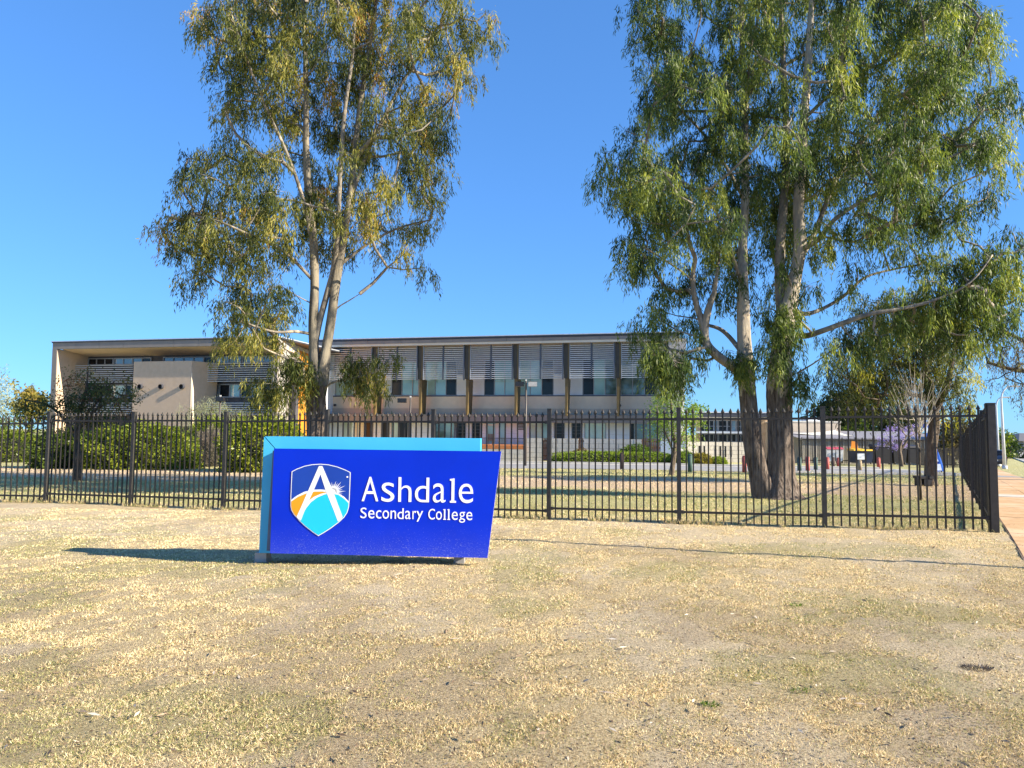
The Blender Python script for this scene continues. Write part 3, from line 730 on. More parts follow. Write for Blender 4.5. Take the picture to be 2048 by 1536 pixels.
# right wall: grey-brown front, pale side
zr_ = zFb-.002
fbx('wall_panel', M_fascia, left, FL, s1, s2, -.3, 0, FL.Z(557, 742), zr_)
fbx('wall_panel', M_fascia, left, FL, s1, s2, -.3, 0, ZB, FL.Z(557, 742)-.015)
zside = zT-.07
cx_ = FL.pt(s2, 0, 0); xw, yw = cx_.x, cx_.y; yy_ = lambda px: xw/((px-1024)/FPX)
zj = FL.Z(573, 742); y1_, y2_, y3_ = yy_(572.5), yy_(591), yy_(618)
for ya, yb in ((yw+.06, (yw+y1_)/2), ((yw+y1_)/2+.02, y1_)):
    wbx('wall_panel', M_cream, left, (xw-.3, ya, zj+.012), (xw, yb, zside)); wbx('wall_panel', M_cream, left, (xw-.3, ya, ZB), (xw, yb, zj-.012))
for ya, yb in ((y1_+.02, (y2_+y1_)/2), ((y2_+y1_)/2+.02, y2_)):
    wbx('wall_panel', M_cream, left, (xw-.3, ya, at(580, 722, y2_).z), (xw, yb, zside)); wbx('wall_panel', M_fascia, left, (xw-.4, ya, ZB), (xw-.12, yb, at(580, 722, y2_).z-.01))  # lower panels in a darker colour to stand for the shadow on them
zo = at(600, 704, (y2_+y3_)/2).z; zm = at(600, 802, y2_).z
wbx('orange_panel', M_or, left, (xw-.3, y2_+.02, zm+.012), (xw-.04, y3_, zo)); wbx('orange_panel', M_or, left, (xw-.3, y2_+.02, ZB), (xw-.04, y3_, zm-.012))
wbx('wall_panel', M_cream, left, (xw-.3, y2_+.02, zo+.012), (xw, y3_, zside))
wbx('coping', M_white_edge, left, (xw-.35, yw, zside+.11), (xw+.06, y3_, zside+.2))
fbx('wall_panel', M_white, left, FL, FL.S(618, -9.9), FL.S(652, -9.9), -10.2, -9.9, ZB, FL.Z(600, 720, -9.9))
window(left, FL, FL.S(619, -9.7), FL.S(627, -9.7), FL.Z(600, 789, -9.7), FL.Z(600, 752, -9.7), -9.7, [(1, G_blue)])
# recess: windows, louvres, spandrel
sa, sb = s0+1.0, s1+.2
fbx('wall', M_spand, left, FL, sa-.4, sb, -DW-.6, -DW-.15, ZB, zBack+.1)
z1_, z2_, z3_, z4_, z5_ = [FL.Z(480, q, -DW) for q in (712, 726, 763, 795, 808)]
for a, b, ps in ((172, 223, [(1, G_dark), (1, G_dark), (1, G_dark)]), (224, 299, [(1, G_blue), (1, G_blue), (1, G_blue), (1, G_dark)]), (323, 404, [(1, G_blue)]*4), (404, 480, [(1, G_dark), (1, G_blue), (1, G_blue)]), (482, 545, [(1, G_blue)]*3)):
    window(left, FL, FL.S(a, -DW), FL.S(b, -DW), z2_, z1_, -DW, ps, fr=.07)
for a, b, ps in ((150, 180, [(1, G_dark)]), (182, 263, [(1, G_dark), (.5, G_dark), (1, G_pale), (.5, G_dark)]), (409, 436, [(1, G_dark)]), (437, 480, [(1, G_dark), (1, G_teal)]), (481, 524, [(1, G_dark), (1, G_pale)]), (525, 546, [(1, G_dark)])):
    window(left, FL, FL.S(a, -DW), FL.S(b, -DW), z4_, z3_-.2, -DW, ps, fr=.09)
def louvre(px0, px1, y0, y1, nsl_, off=-D):
    a0, a1 = FL.S(px0, off), FL.S(px1, off); za, zb_ = FL.Z(480, y1, off), FL.Z(480, y0, off)
    t = thing('louvre_screen', FL.pt((a0+a1)/2, off, za), None, None); t.parent = left; t.location = WL[t.name]-WL[left.name]
    for k_ in range(nsl_):
        z = za+(zb_-za)*k_/(nsl_-1); inst('slat', cube(M_slat), t, FL.pt((a0+a1)/2, off, z), (R(15), 0, FL.rot), (a1-a0, .16, .035))
    for q in np.linspace(a0, a1-.05, 4): fbx('stile', M_slate, t, FL, q, q+.05, off-.16, off-.085, za-.05, zb_+.05)
louvre(146, 264, 727, 762, 9); louvre(405, 545, 727, 762, 9); louvre(405, 545, 806, 828, 6); louvre(146, 264, 806, 828, 6)
# the tan box with its three round holes
bs0, bs1 = FL.S(265, -.5), FL.S(382, -.5); zb1 = FL.Z(324, 722.5, -.5); zbb = FL.Z(324, 852, -.5)
mb = MB(); F = FL
A = [F.pt(bs0, -.5, zbb), F.pt(bs1, -.5, zbb), F.pt(bs1-.06, -.5, zb1), F.pt(bs0-.03, -.5, zb1), F.pt(bs0, -2.9, zbb), F.pt(bs1+.55, -2.9, zbb), F.pt(bs1+.75, -2.9, zb1), F.pt(bs0, -2.9, zb1)]
mb.add(A, [(0,1,2,3), (5,4,7,6), (1,5,6,2), (4,0,3,7), (3,2,6,7), (0,4,5,1)]); mb.build('box_wall', M_tan, left)
mb = MB().add([F.pt(bs1+.0, -.49, zbb), F.pt(bs1+.22, -.52, zbb), F.pt(bs1-.02, -.52, zb1-1.0), F.pt(bs1-.06, -.49, zb1-1.0), F.pt(bs1, -.7, zbb), F.pt(bs1+.22, -.7, zbb), F.pt(bs1-.02, -.7, zb1-1.0), F.pt(bs1-.06, -.7, zb1-1.0)],
              [(0,1,2,3), (7,6,5,4), (1,5,6,2), (0,3,7,4), (3,2,6,7), (0,4,5,1)]); mb.build('box_lit_edge', M_beige, left)  # paler colour stands for the sunlit edge of the box
for px_ in (281, 322.5, 364.5):
    s_ = FL.S(px_, -.5); z = FL.Z(px_, 773.5, -.5)
    o = MB().tube([F.pt(s_, -.9, z), F.pt(s_, -.27, z)], .20, 18, cap=False).build('spout', M_dark, left)
    MB().tube([F.pt(s_, -.49, z), F.pt(s_, -.45, z)], .165, 18).build('spout_hole', M_black, left)
# building's bulk behind
fbx('wall', M_cream, left, FL, s0+.7, s2-.95, -16, -15.8, ZB, zT-.1)

# ---- low building right of the main block
FR_ = Frame(1460, 80, .12)
low = thing('low_building', FR_.pt(0, 0, ZB), 'low school building with a dark roof and glazed front behind the slotted wall', 'building')
a0, a1 = FR_.S(1392), FR_.S(1540)
Zr = lambda y, off=0: FR_.Z(1460, y, off)
fbx('roof', M_dark, low, FR_, a0, a1, -12, 1.6, Zr(834, 1.6), Zr(826, 1.6))
fbx('roof_edge', M_white_edge, low, FR_, a0-.05, a1+.05, -12, 1.66, Zr(826, 1.6)+.004, Zr(823.5, 1.6))
fbx('soffit', M_soff, low, FR_, a0, a1, -.1, 1.5, Zr(836, 1.6), Zr(834, 1.6)-.01)
fbx('wall', M_tan, low, FR_, a0, a1, -.5, -.16, ZB, Zr(836))
k = 5; w_ = (FR_.S(1490)-FR_.S(1400))/k
for q in range(k): window(low, FR_, FR_.S(1400)+q*w_+.02, FR_.S(1400)+(q+1)*w_-.02, Zr(863), Zr(841), 0, [(1, G_dark), (1, G_blue if q % 2 else G_dark)], head=Zr(853))
for q in range(k): window(low, FR_, FR_.S(1400)+q*w_+.02, FR_.S(1400)+(q+1)*w_-.02, Zr(884), Zr(868), 0, [(1, G_dark), (1, G_dark)])
fbx('canopy', M_white_edge, low, FR_, FR_.S(1391, 1.4), FR_.S(1487, 1.4), -.1, 1.6, Zr(867, 1.4), Zr(863, 1.4))
fbx('wall', M_tan, low, FR_, FR_.S(1522), FR_.S(1537), -.15, .1, Zr(866), Zr(836)-.02)
FQ = Frame(1440, 66, .12)
t = blockwall('slotted_wall', FQ, FQ.S(1375), FQ.S(1492), FQ.Z(1440, 925), FQ.Z(1440, 884), 0, 'pale block wall with a row of tall narrow slots left of the leaning gum trunk')
for px_ in (1398, 1408, 1430, 1440, 1450, 1461): fbx('slot', M_black, t, FQ, FQ.S(px_)-.07, FQ.S(px_)+.07, .008, .02, FQ.Z(1440, 914), FQ.Z(1440, 892))
# ---- tan block building, shed
FT = Frame(1640, 72, .05)
bt = thing('block_building', FT.pt(FT.S(1630), 0, ZB), 'flat tan block building right of the thick gum trunk, under the shade sail', 'building')
fbx('wall', mat('tan_blockwork', (.56, .47, .37), (.50, .42, .33), 3, .9, .2), bt, FT, FT.S(1575), FT.S(1680), -8, 0, ZB, FT.Z(1630, 845))
fbx('parapet', M_kerb, bt, FT, FT.S(1574), FT.S(1681), -8.05, .05, FT.Z(1630, 845)+.003, FT.Z(1630, 842))
fbx('roof_unit', M_white, bt, FT, FT.S(1628), FT.S(1654), -4, -2, FT.Z(1640, 842)+.01, FT.Z(1640, 834))
fbx('side_wall', M_block, bt, FT, FT.S(1578, 3), FT.S(1602, 3), .01, 3, ZB, FT.Z(1590, 873, 3))
fbx('side_cap', M_kerb, bt, FT, FT.S(1577, 3), FT.S(1604, 3), .01, 3.05, FT.Z(1590, 873, 3)+.003, FT.Z(1590, 870, 3))
sail = thing('shade_sail', FT.pt(FT.S(1630, 2), 2, FT.Z(1630, 868, 2)), 'cream triangular shade sail stretched over the tan block building entrance', 'shade sail')
q = [FT.pt(FT.S(1580, 3), 3, FT.Z(1580, 865, 3)), FT.pt(FT.S(1690, 2), 4, FT.Z(1690, 871, 2)), FT.pt(FT.S(1668, .3), .4, FT.Z(1668, 860, .3))]
mb = MB(); ns_ = 8; vs2 = []; ix = {}
for a in range(ns_+1):
    for b in range(ns_+1-a):
        w0, w1 = a/ns_, b/ns_; p = q[0]*w0+q[1]*w1+q[2]*(1-w0-w1); p = p+Vector((0, 0, -.5*(w0*w1+w1*(1-w0-w1)+w0*(1-w0-w1)))); ix[a, b] = len(vs2); vs2.append(p)
fs = []
for a in range(ns_):
    for b in range(ns_-a):
        fs.append((ix[a, b], ix[a+1, b], ix[a, b+1]))
        if a+b < ns_-1: fs.append((ix[a+1, b], ix[a+1, b+1], ix[a, b+1]))
mb.add(vs2, fs, True).build('canvas', mat('sail_canvas', (.75, .70, .58), rough=.9), sail)
for p_ in q: MB().tube([p_+Vector((0, 0, .05)), Vector((p_.x, p_.y, gzf(p_.x, p_.y)-.1))], .06, 8).build('post', M_mull, sail)
FS = Frame(1750, 66, .03)
shed = thing('corrugated_shed', FS.pt(FS.S(1750), 0, ZB), 'long low corrugated metal shed with a grey roof behind the bins', 'shed')
M_corr = mat('corrugated_sheet', (.50, .46, .40), (.42, .39, .34), 4, .6, metal=.1)
a0, a1 = FS.S(1603), FS.S(1905); n = 90
mb = MB()
zs0, zs1 = ZB, FS.Z(1750, 880)
for k in range(n):
    x0 = a0+(a1-a0)*k/n; wv_ = (a1-a0)/n
    mb2 = prism(FS, [(x0+wv_*.08, zs0), (x0+wv_*.62, zs0), (x0+wv_*.62, zs1), (x0+wv_*.08, zs1)], -.001, .06)
    inst('sheet_rib', cube(M_corr), shed, FS.pt(x0+wv_*.35, .03, (zs0+zs1)/2), (0, 0, FS.rot), (wv_*.55, .06, zs1-zs0))
fbx('wall', M_corr, shed, FS, a0, a1, -.1, -.002, zs0, zs1)
mb = MB().add([FS.pt(a0-.2, .4, zs1+.0), FS.pt(a1, .4, zs1), FS.pt(a1, -7, zs1+.75), FS.pt(a0-.2, -7, zs1+.75), FS.pt(a0-.2, .4, zs1+.08), FS.pt(a1, .4, zs1+.08), FS.pt(a1, -7, zs1+.83), FS.pt(a0-.2, -7, zs1+.83)],
              [(3,2,1,0), (4,5,6,7), (0,1,5,4), (2,3,7,6), (1,2,6,5), (3,0,4,7)])
mb.build('roof', mat('grey_shed_roof', (.27, .25, .25), rough=.6), shed)
# black pickets before the shed
def far_fence(F, px0, px1, y0, y1, label, n, off=0):
    s0, s1 = F.S(px0, off), F.S(px1, off); pm = (px0+px1)/2; z0, z1 = F.Z(pm, y1, off)-.05, F.Z(pm, y0, off)
    t = thing('picket_fence', F.pt((s0+s1)/2, off, z0), label, 'fence')
    for q in range(n+1): a = s0+(s1-s0)*q/n; fbx('picket', M_blk, t, F, a-.016, a+.016, off-.016, off+.016, z0, z1)
    for z in (z0+.2, z1-.2): fbx('rail', M_blk, t, F, s0, s1, off-.04, off-.018, z, z+.07)
    for q in range(7): a = s0+(s1-s0)*q/6; fbx('post', M_blk, t, F, a-.04, a+.04, off-.09, off-.042, z0, z1+.03)
    return t
far_fence(FS, 1603, 1845, 876, 926, 'low black picket fence in front of the corrugated shed and bins', 90, 3.2)
FE = Frame(1875, 56, -.05)
far_fence(FE, 1836, 1919, 896, 934, 'distant black picket fence joining the far end of the side fence', 34)
# ================================================================== DRIVEWAY AND KERBS IN THE SCHOOL GROUNDS
dA, dB = 40.0, 50.5
tag(strip('driveway', M_asph, lambda a, b: (-3+a*29.5, (dA+b*(dB-dA))+2.0-.20*(-3+a*29.5)), 40, 8, .022), kind='structure')
tag(strip('driveway_apron', mat('pale_apron', (.58, .54, .46), (.50, .46, .40), 3, .9, .1), lambda a, b: (-3+a*29.5, (dB+b*1.8)+2.0-.20*(-3+a*29.5)), 40, 4, .03), kind='structure')
mb = MB()
for q in range(38):
    x0 = -3+q*.74; x1 = x0+.72
    for (yy, hh) in ((dB+1.85, .14),):
        y0 = yy+2-.2*x0; y1 = yy+2-.2*x1
        lo = [(x0, y0, gzf(x0, y0)-.1), (x1, y1, gzf(x1, y1)-.1), (x1, y1+.3, gzf(x1, y1)-.1), (x0, y0+.3, gzf(x0, y0)-.1)]
        hi = [(x, y, z+.1+hh) for x, y, z in lo]
        mb.add(lo+hi, [(3,2,1,0),(4,5,6,7),(0,1,5,4),(1,2,6,5),(2,3,7,6),(3,0,4,7)])
tag(mb.build('kerb', M_kerb), kind='structure')

# ================================================================== THE BLUE SIGN
FSg = Frame(760, 8.62, -.0)
FSg = Frame(760, 8.6, .02)
sg = thing('welcome_sign', FSg.pt(0, 0, 0), 'royal blue slanted school sign with a light blue frame and white lettering on dry lawn', 'sign')
M_royal = mat('royal_blue_panel', (.0, .027, .56), (.0, .024, .50), 2, .5, spec=.2)
# dust and scratches near the lower edge of the panel
def add_dust(m):
    nt = m.node_tree; N = nt.nodes; Lk = nt.links; b = N['Principled BSDF']
    src = b.inputs['Base Color'].links[0].from_socket
    g = N.new('ShaderNodeNewGeometry'); sp_ = N.new('ShaderNodeSeparateXYZ'); Lk.new(g.outputs['Position'], sp_.inputs[0])
    mr = N.new('ShaderNodeMapRange'); mr.inputs[1].default_value = .62; mr.inputs[2].default_value = .08; mr.inputs[3].default_value = 0; mr.inputs[4].default_value = 1; Lk.new(sp_.outputs[2], mr.inputs[0])
    nz = N.new('ShaderNodeTexNoise'); nz.inputs['Scale'].default_value = 85; nz.inputs['Detail'].default_value = 3; nz.inputs['Roughness'].default_value = .8; Lk.new(g.outputs['Position'], nz.inputs[0])
    add = N.new('ShaderNodeMath'); add.operation = 'MULTIPLY_ADD'; Lk.new(mr.outputs[0], add.inputs[0]); add.inputs[1].default_value = .16; Lk.new(nz.outputs[0], add.inputs[2])
    rp = N.new('ShaderNodeValToRGB'); rp.color_ramp.elements[0].position = .70; rp.color_ramp.elements[1].position = .80; Lk.new(add.outputs[0], rp.inputs[0])
    mu = N.new('ShaderNodeMath'); mu.operation = 'MULTIPLY'; Lk.new(rp.outputs[0], mu.inputs[0]); mu.inputs[1].default_value = .5
    # an even film of dust, thicker low down
    fl = N.new('ShaderNodeMath'); fl.operation = 'POWER'; Lk.new(mr.outputs[0], fl.inputs[0]); fl.inputs[1].default_value = 2.0
    f2 = N.new('ShaderNodeMath'); f2.operation = 'MULTIPLY_ADD'; Lk.new(fl.outputs[0], f2.inputs[0]); f2.inputs[1].default_value = .07; Lk.new(mu.outputs[0], f2.inputs[2])
    mx = N.new('ShaderNodeMix'); mx.data_type = 'RGBA'; Lk.new(f2.outputs[0], mx.inputs[0]); Lk.new(src, mx.inputs[6]); mx.inputs[7].default_value = (.36, .40, .55, 1); Lk.new(mx.outputs[2], b.inputs['Base Color'])
    ro = N.new('ShaderNodeMath'); ro.operation = 'MULTIPLY_ADD'; Lk.new(f2.outputs[0], ro.inputs[0]); ro.inputs[1].default_value = .6; ro.inputs[2].default_value = .35; Lk.new(ro.outputs[0], b.inputs['Roughness'])
add_dust(M_royal)
M_cyan = mat('light_blue_frame', (.06, .46, .72), (.055, .43, .68), 2, .4, spec=.4)
M_wht = mat('white_lettering', (.82, .82, .84), (.80, .80, .82), 3, .45)
M_navy = mat('navy_shield', (.006, .05, .36), (.006, .045, .33), 3, .45); M_navyE = mat('shield_edge', (.012, .02, .10), rough=.6)
M_amb = mat('amber_vinyl', (.80, .33, .01), (.78, .31, .01), 3, .45); M_sky = mat('cyan_vinyl', (.01, .55, .88), (.01, .52, .85), 3, .45)
M_steel = mat('galvanised_foot', (.42, .40, .38), (.34, .32, .30), 9, .6, .1, metal=.4)
def onF(pts, off=0): return [(FSg.S(x, off, y), FSg.Z(x, y, off)) for x, y in pts]
def C7(pts, off=0): return onF([(500+x/3.938, 850+y/3.938) for x, y in pts], off)
pan = onF([(548, 897), (1002.5, 903), (975, 1116), (540, 1106.5)])
prism(FSg, pan, -.03, 0).build('front_panel', M_royal, sg)
fo = -.17
sE = FSg.S(961.5, fo); zTf = FSg.Z(700, 874.5, fo); s00 = FSg.S(528, fo, 872); s01 = FSg.S(518, fo, 1106); zLo = FSg.Z(528, 1106, fo)
sI0 = FSg.S(552, fo, 899); zI = FSg.Z(552, 899, fo); sI1 = FSg.S(549, fo)
g_ = .004
prism(FSg, [(s00+.01, zTf), (sE, zTf), (sE, zI), (sI0+g_, zI)], fo-.30, fo).build('frame_top', M_cyan, sg)
prism(FSg, [(s00, zTf-.006), (sI0-g_, zI-.004), (sI1, zLo), (s01, zLo)], fo-.30, fo).build('frame_side', M_cyan, sg)
prism(FSg, [(sI1+.01, zLo+.05), (sE-.02, zLo+.05), (sE-.02, zI-.01), (sI0+.01, zI-.01)], fo-.28, -.031).build('body', mat('sign_body', (.12, .16, .22), rough=.6), sg)
o = prism(FSg, [(FSg.S(999, -.031, 906)-.012, FSg.Z(999, 906)), (FSg.S(1002.5, 0, 903), FSg.Z(1002.5, 903)), (FSg.S(975, 0, 1116), FSg.Z(975, 1116)), (FSg.S(975, 0, 1116)-.015, FSg.Z(975, 1116))], -.06, -.0305).build('panel_lit_edge', M_wht, sg)  # white colour stands for the panel's sunlit right side
for (xa, xb, yb) in ((518.5, 541, 1128), (912, 932, 1126)):
    a, b = FSg.S(xa, fo), FSg.S(xb, fo)
    fbx('foot', M_steel, sg, FSg, a, b, fo-.2, fo-.02, -.12, zLo-.004)
    fbx('base_plate', M_steel, sg, FSg, a-.005, b+.005, fo-.21, fo-.012, -.06, .004)
# emblem
def clip(poly, conv):
    A = sum(conv[i][0]*conv[(i+1) % len(conv)][1]-conv[(i+1) % len(conv)][0]*conv[i][1] for i in range(len(conv)))
    if A < 0: conv = conv[::-1]
    out = poly
    for i in range(len(conv)):
        a, b = conv[i], conv[(i+1) % len(conv)]; src = out; out = []
        f = lambda p: (b[0]-a[0])*(p[1]-a[1])-(b[1]-a[1])*(p[0]-a[0])
        for j in range(len(src)):
            p, q_ = src[j-1], src[j]; fp, fq = f(p), f(q_)
            if (fp >= 0) != (fq >= 0): t = fp/(fp-fq); out.append((p[0]+(q_[0]-p[0])*t, p[1]+(q_[1]-p[1])*t))
            if fq >= 0: out.append(q_)
    return out
sh = [(328, 365), (370, 343), (430, 320), (490, 308), (555, 304), (620, 309), (690, 326), (750, 349), (796, 372), (792, 470), (788, 570), (783, 645), (770, 690), (745, 728), (700, 770), (640, 815), (585, 850), (540, 876), (490, 842), (430, 795), (385, 752), (345, 705), (326, 672), (319, 640), (320, 560), (324, 460)]
def inset(poly, d):
    cx = sum(p[0] for p in poly)/len(poly); cy = sum(p[1] for p in poly)/len(poly); out = []
    for i in range(len(poly)):
        p0, p1, p2 = poly[i-1], poly[i], poly[(i+1) % len(poly)]
        t = Vector((p2[0]-p0[0], p2[1]-p0[1])).normalized(); nn_ = Vector((-t.y, t.x))
        if nn_.dot(Vector((cx-p1[0], cy-p1[1]))) < 0: nn_ = -nn_
        k_ = d*(1.25 if i in (0, 8, 17) else 1); out.append((p1[0]+nn_.x*k_, p1[1]+nn_.y*k_))
    return out
sh = [(x, y) for x, y in sh]
prism(FSg, C7(sh), .001, .0070).build('shield_backing', M_navyE, sg)
prism(FSg, C7(inset(sh, 1.5)), .0071, .0075).build('shield_rim', M_wht, sg)
prism(FSg, C7(inset(sh, 7)), .0077, .0081).build('shield_field', M_navy, sg)
inn = inset(sh, 7.5)
hw = [(300, 612), (325, 590), (370, 556), (430, 525), (500, 509), (560, 507), (620, 512), (690, 533), (740, 562), (790, 612), (900, 920), (250, 920)]
prism(FSg, C7(clip(hw, inn)), .0083, .0087).build('hill_outline', M_wht, sg)
og = [(300, 625), (330, 600), (380, 565), (440, 540), (510, 524), (570, 523), (612, 529), (560, 541), (505, 565), (462, 597), (425, 650), (398, 705), (372, 745), (300, 800)]
prism(FSg, C7(clip(og, inn)), .0089, .0093).build('amber_hill', M_amb, sg)
cg = [(395, 765), (402, 740), (418, 702), (444, 655), (482, 608), (532, 570), (590, 546), (640, 538), (700, 551), (745, 582), (790, 628), (800, 920), (395, 920)]
prism(FSg, C7(clip(cg, inn)), .0089, .0093).build('cyan_hill', M_sky, sg)
mb = MB()
rc = (655, 524)
for k, (ang, ln) in enumerate(zip(np.linspace(-22, 122, 13), [95, 78, 105, 80, 110, 82, 105, 80, 88, 62, 75, 52, 48])):
    a = R(ang); d_ = (math.cos(a), -math.sin(a)); nn_ = (-d_[1], d_[0]); b_ = (rc[0]+d_[0]*18, rc[1]+d_[1]*18)
    tri = [(b_[0]+nn_[0]*6, b_[1]+nn_[1]*6), (b_[0]-nn_[0]*6, b_[1]-nn_[1]*6), (rc[0]+d_[0]*ln, rc[1]+d_[1]*ln)]
    tri = clip(tri, inn)
    if ang < 0: tri = clip(tri, [(600, 400), (900, 400), (900, 640), (745, 575), (700, 545), (600, 520)])
    if len(tri) > 2: prism(FSg, C7(tri), .0095, .0099, mb)
disc = [(rc[0]+32*math.cos(t), rc[1]-32*math.sin(t)) for t in np.linspace(-.25, math.pi+.25, 16)]
prism(FSg, C7(disc), .0095, .0099, mb); mb.build('sunburst', M_wht, sg)
Ao = [(546, 322), (569, 322), (660, 522), (752, 735), (702, 768), (686, 735), (600, 540), (557, 398), (510, 500), (452, 622), (400, 762), (362, 735), (420, 610)]
Ao = [(545, 322), (571, 322), (648, 500), (731, 722), (722, 742), (694, 760), (660, 668), (596, 510), (557, 388), (508, 505), (446, 640), (402, 752), (366, 728), (400, 655)]
prism(FSg, C7(clip(Ao, inn)), .0101, .0107).build('emblem_letter', M_wht, sg)
prism(FSg, C7([(768+7*math.cos(t), 409+7*math.sin(t)) for t in np.linspace(0, 6.28, 10)[:-1]]), .0083, .012).build('bolt', M_wht, sg)
# raised lettering, one mesh per letter
def letter(chx, x0, y0, x1, y1, o0=.001, o1=.006, bold=-.006):
    tl = C7([(x0, y0), (x1, y0), (x1, y1), (x0, y1)]); a0 = (tl[0][0]+tl[3][0])/2; a1 = (tl[1][0]+tl[2][0])/2; z1 = (tl[0][1]+tl[1][1])/2; z0 = (tl[2][1]+tl[3][1])/2
    if chx == 'l':
        w_ = a1-a0; h = z1-z0; st = .042*(h/.61*.61/.18 if h > .1 else 1)*(1 if h < .1 else .55)
        st = w_*.44
        P_ = [(a0+w_*.05, z0), (a1, z0), (a1, z0+h*.075), (a0+w_*.5+st/2, z0+h*.085), (a0+w_*.5+st/2, z1), (a0, z1-h*.03), (a0, z1-h*.09), (a0+w_*.5-st/2, z1-h*.10), (a0+w_*.5-st/2, z0+h*.085), (a0+w_*.05, z0+h*.075)]
        prism(FSg, P_, o0, o1).build('letter', M_wht, sg); return
    cu = bpy.data.curves.new('letter', 'FONT'); cu.body = chx; cu.offset = bold; cu.resolution_u = 5; cu.extrude = 0
    ob = bpy.data.objects.new('tmp', cu); col.objects.link(ob); bpy.context.view_layer.update()
    me = bpy.data.meshes.new_from_object(ob.evaluated_get(bpy.context.evaluated_depsgraph_get())); bpy.data.objects.remove(ob)
    bm = bmesh.new(); bm.from_mesh(me)
    for f_ in bm.faces: f_.smooth = False
    bmesh.ops.remove_doubles(bm, verts=bm.verts, dist=1e-5)
    r_ = bmesh.ops.extrude_face_region(bm, geom=bm.faces[:]); tv = [g for g in r_['geom'] if isinstance(g, bmesh.types.BMVert)]
    for v_ in tv: v_.co.z = 1.0
    xs_ = [v_.co.x for v_ in bm.verts]; ys_ = [v_.co.y for v_ in bm.verts]; X0, X1, Y0, Y1 = min(xs_), max(xs_), min(ys_), max(ys_)
    for v_ in bm.verts:
        p = FSg.pt(a0+(a1-a0)*(v_.co.x-X0)/(X1-X0), o1 if v_.co.z > .5 else o0, z0+(z1-z0)*(v_.co.y-Y0)/(Y1-Y0)); v_.co = p
    for f_ in bm.faces: f_.smooth = False
    bmesh.ops.recalc_face_normals(bm, faces=bm.faces)
    c = FSg.pt((a0+a1)/2, o0, z0)
    bmesh.ops.translate(bm, vec=-c, verts=bm.verts)
    me = bpy.data.meshes.new('letter'); bm.to_mesh(me); bm.free(); me.materials.append(M_wht)
    inst('letter', me, sg, c)
for chx, x0, x1, y0, y1 in (('A', 882, 1012, 408, 600), ('s', 1036, 1137, 453, 605), ('h', 1169, 1272, 411, 605), ('d', 1300, 1411, 414, 608), ('a', 1441, 1541, 460, 611), ('l', 1573, 1624, 420, 612), ('e', 1645, 1758, 462, 615)):
    letter(chx, x0, y0, x1, y1)
for chx, x0, x1, y0, y1 in (('S', 871, 918, 650, 734), ('e', 932, 980, 670, 736), ('c', 992, 1034, 671, 737), ('o', 1044, 1095, 672, 738), ('n', 1107, 1150, 673, 738), ('d', 1162, 1210, 655, 740), ('a', 1222, 1265, 675, 741),
                            ('r', 1280, 1308, 676, 741), ('y', 1311, 1363, 677, 761), ('C', 1405, 1456, 660, 744), ('o', 1465, 1511, 680, 746), ('l', 1521, 1545, 662, 746), ('l', 1554, 1577, 662, 747), ('e', 1589, 1636, 682, 748),
                            ('g', 1647, 1694, 684, 769), ('e', 1704, 1751, 684, 750)):
    letter(chx, x0, y0, x1, y1, bold=-.002)

# ================================================================== STREET FURNITURE AND SMALL THINGS
M_pole = mat('white_pole', (.66, .66, .66), (.58, .58, .58), 3, .4, metal=.2)
def streetlamp(base, top, arm_dx, arm_z, label, group='street lamps beside the road'):
    t = thing('street_lamp', base, label, 'street lamp', group)
    b = Vector(base); tp = Vector(top)
    pts_ = [b+Vector((0, 0, -.2)), b+(tp-b)*.5, tp]; rr = [.13, .10, .07]
    for k in range(1, 9):
        a = k/8*math.pi/2; pts_.append(tp+Vector((arm_dx*(1-math.cos(a)), 0, arm_z*math.sin(a)))); rr.append(.065-.003*k)
    MB().tube(pts_, rr, 10).build('pole', M_pole, t)
    e = pts_[-1]; sgn = 1 if arm_dx > 0 else -1
    MB().box((e.x-.08 if sgn > 0 else e.x-.62, e.y-.13, e.z-.09), (e.x+.62 if sgn > 0 else e.x+.08, e.y+.13, e.z+.03)).build('lamp_head', mat('lamp_grey', (.35, .35, .36), rough=.5), t)
    MB().tube([b+Vector((0, 0, -.1)), b+Vector((0, 0, .25))], .19, 12).build('base_collar', M_pole, t)
    return t
b = gp(2009.5, 938); tp = at(2002.5, 800, b.y); streetlamp(b, tp, at(2023, 770, b.y).x-tp.x, at(2023, 772, b.y).z-tp.z, 'nearer white street lamp with a curved arm right of the fence corner')
b = gp(1997.5, 933); tp = at(1992.5, 815, b.y); streetlamp(b, tp, at(2005, 792, b.y).x-tp.x, at(2005, 794, b.y).z-tp.z, 'farther white street lamp with a curved arm, just beside the fence corner post')
def flood(px, ytop, ybot, head, label):
    b = gp(px, ybot); t = thing('floodlight_pole', b, label, 'light pole'); z1 = at(px, ytop, b.y).z
    MB().tube([b+Vector((0, 0, -.1)), Vector((b.x, b.y, z1))], [.075, .055], 8).build('pole', mat('bronze_pole', (.10, .085, .075), rough=.5), t)
    for q, dx in enumerate(head):
        MB().box((b.x+dx-.28, b.y-.2, z1-.35), (b.x+dx+.28, b.y+.2, z1-.06)).build('lamp_head', mat('lamp_grey', (.35, .35, .36)) if q else M_black, t)
    MB().box((b.x-.05, b.y-.05, z1+.0), (b.x+.05, b.y+.05, z1+.1)).build('cap', M_pole, t)
flood(1051, 762, 932, (-.42, .42), 'tall thin floodlight pole with two lamps in front of the main block')
flood(818.5, 795, 930, (-.55,), 'shorter light pole with one lamp above the blue sign')
flood(436, 793, 925, (-.0,), 'pale pole above the weeping shrub in front of the left wing')
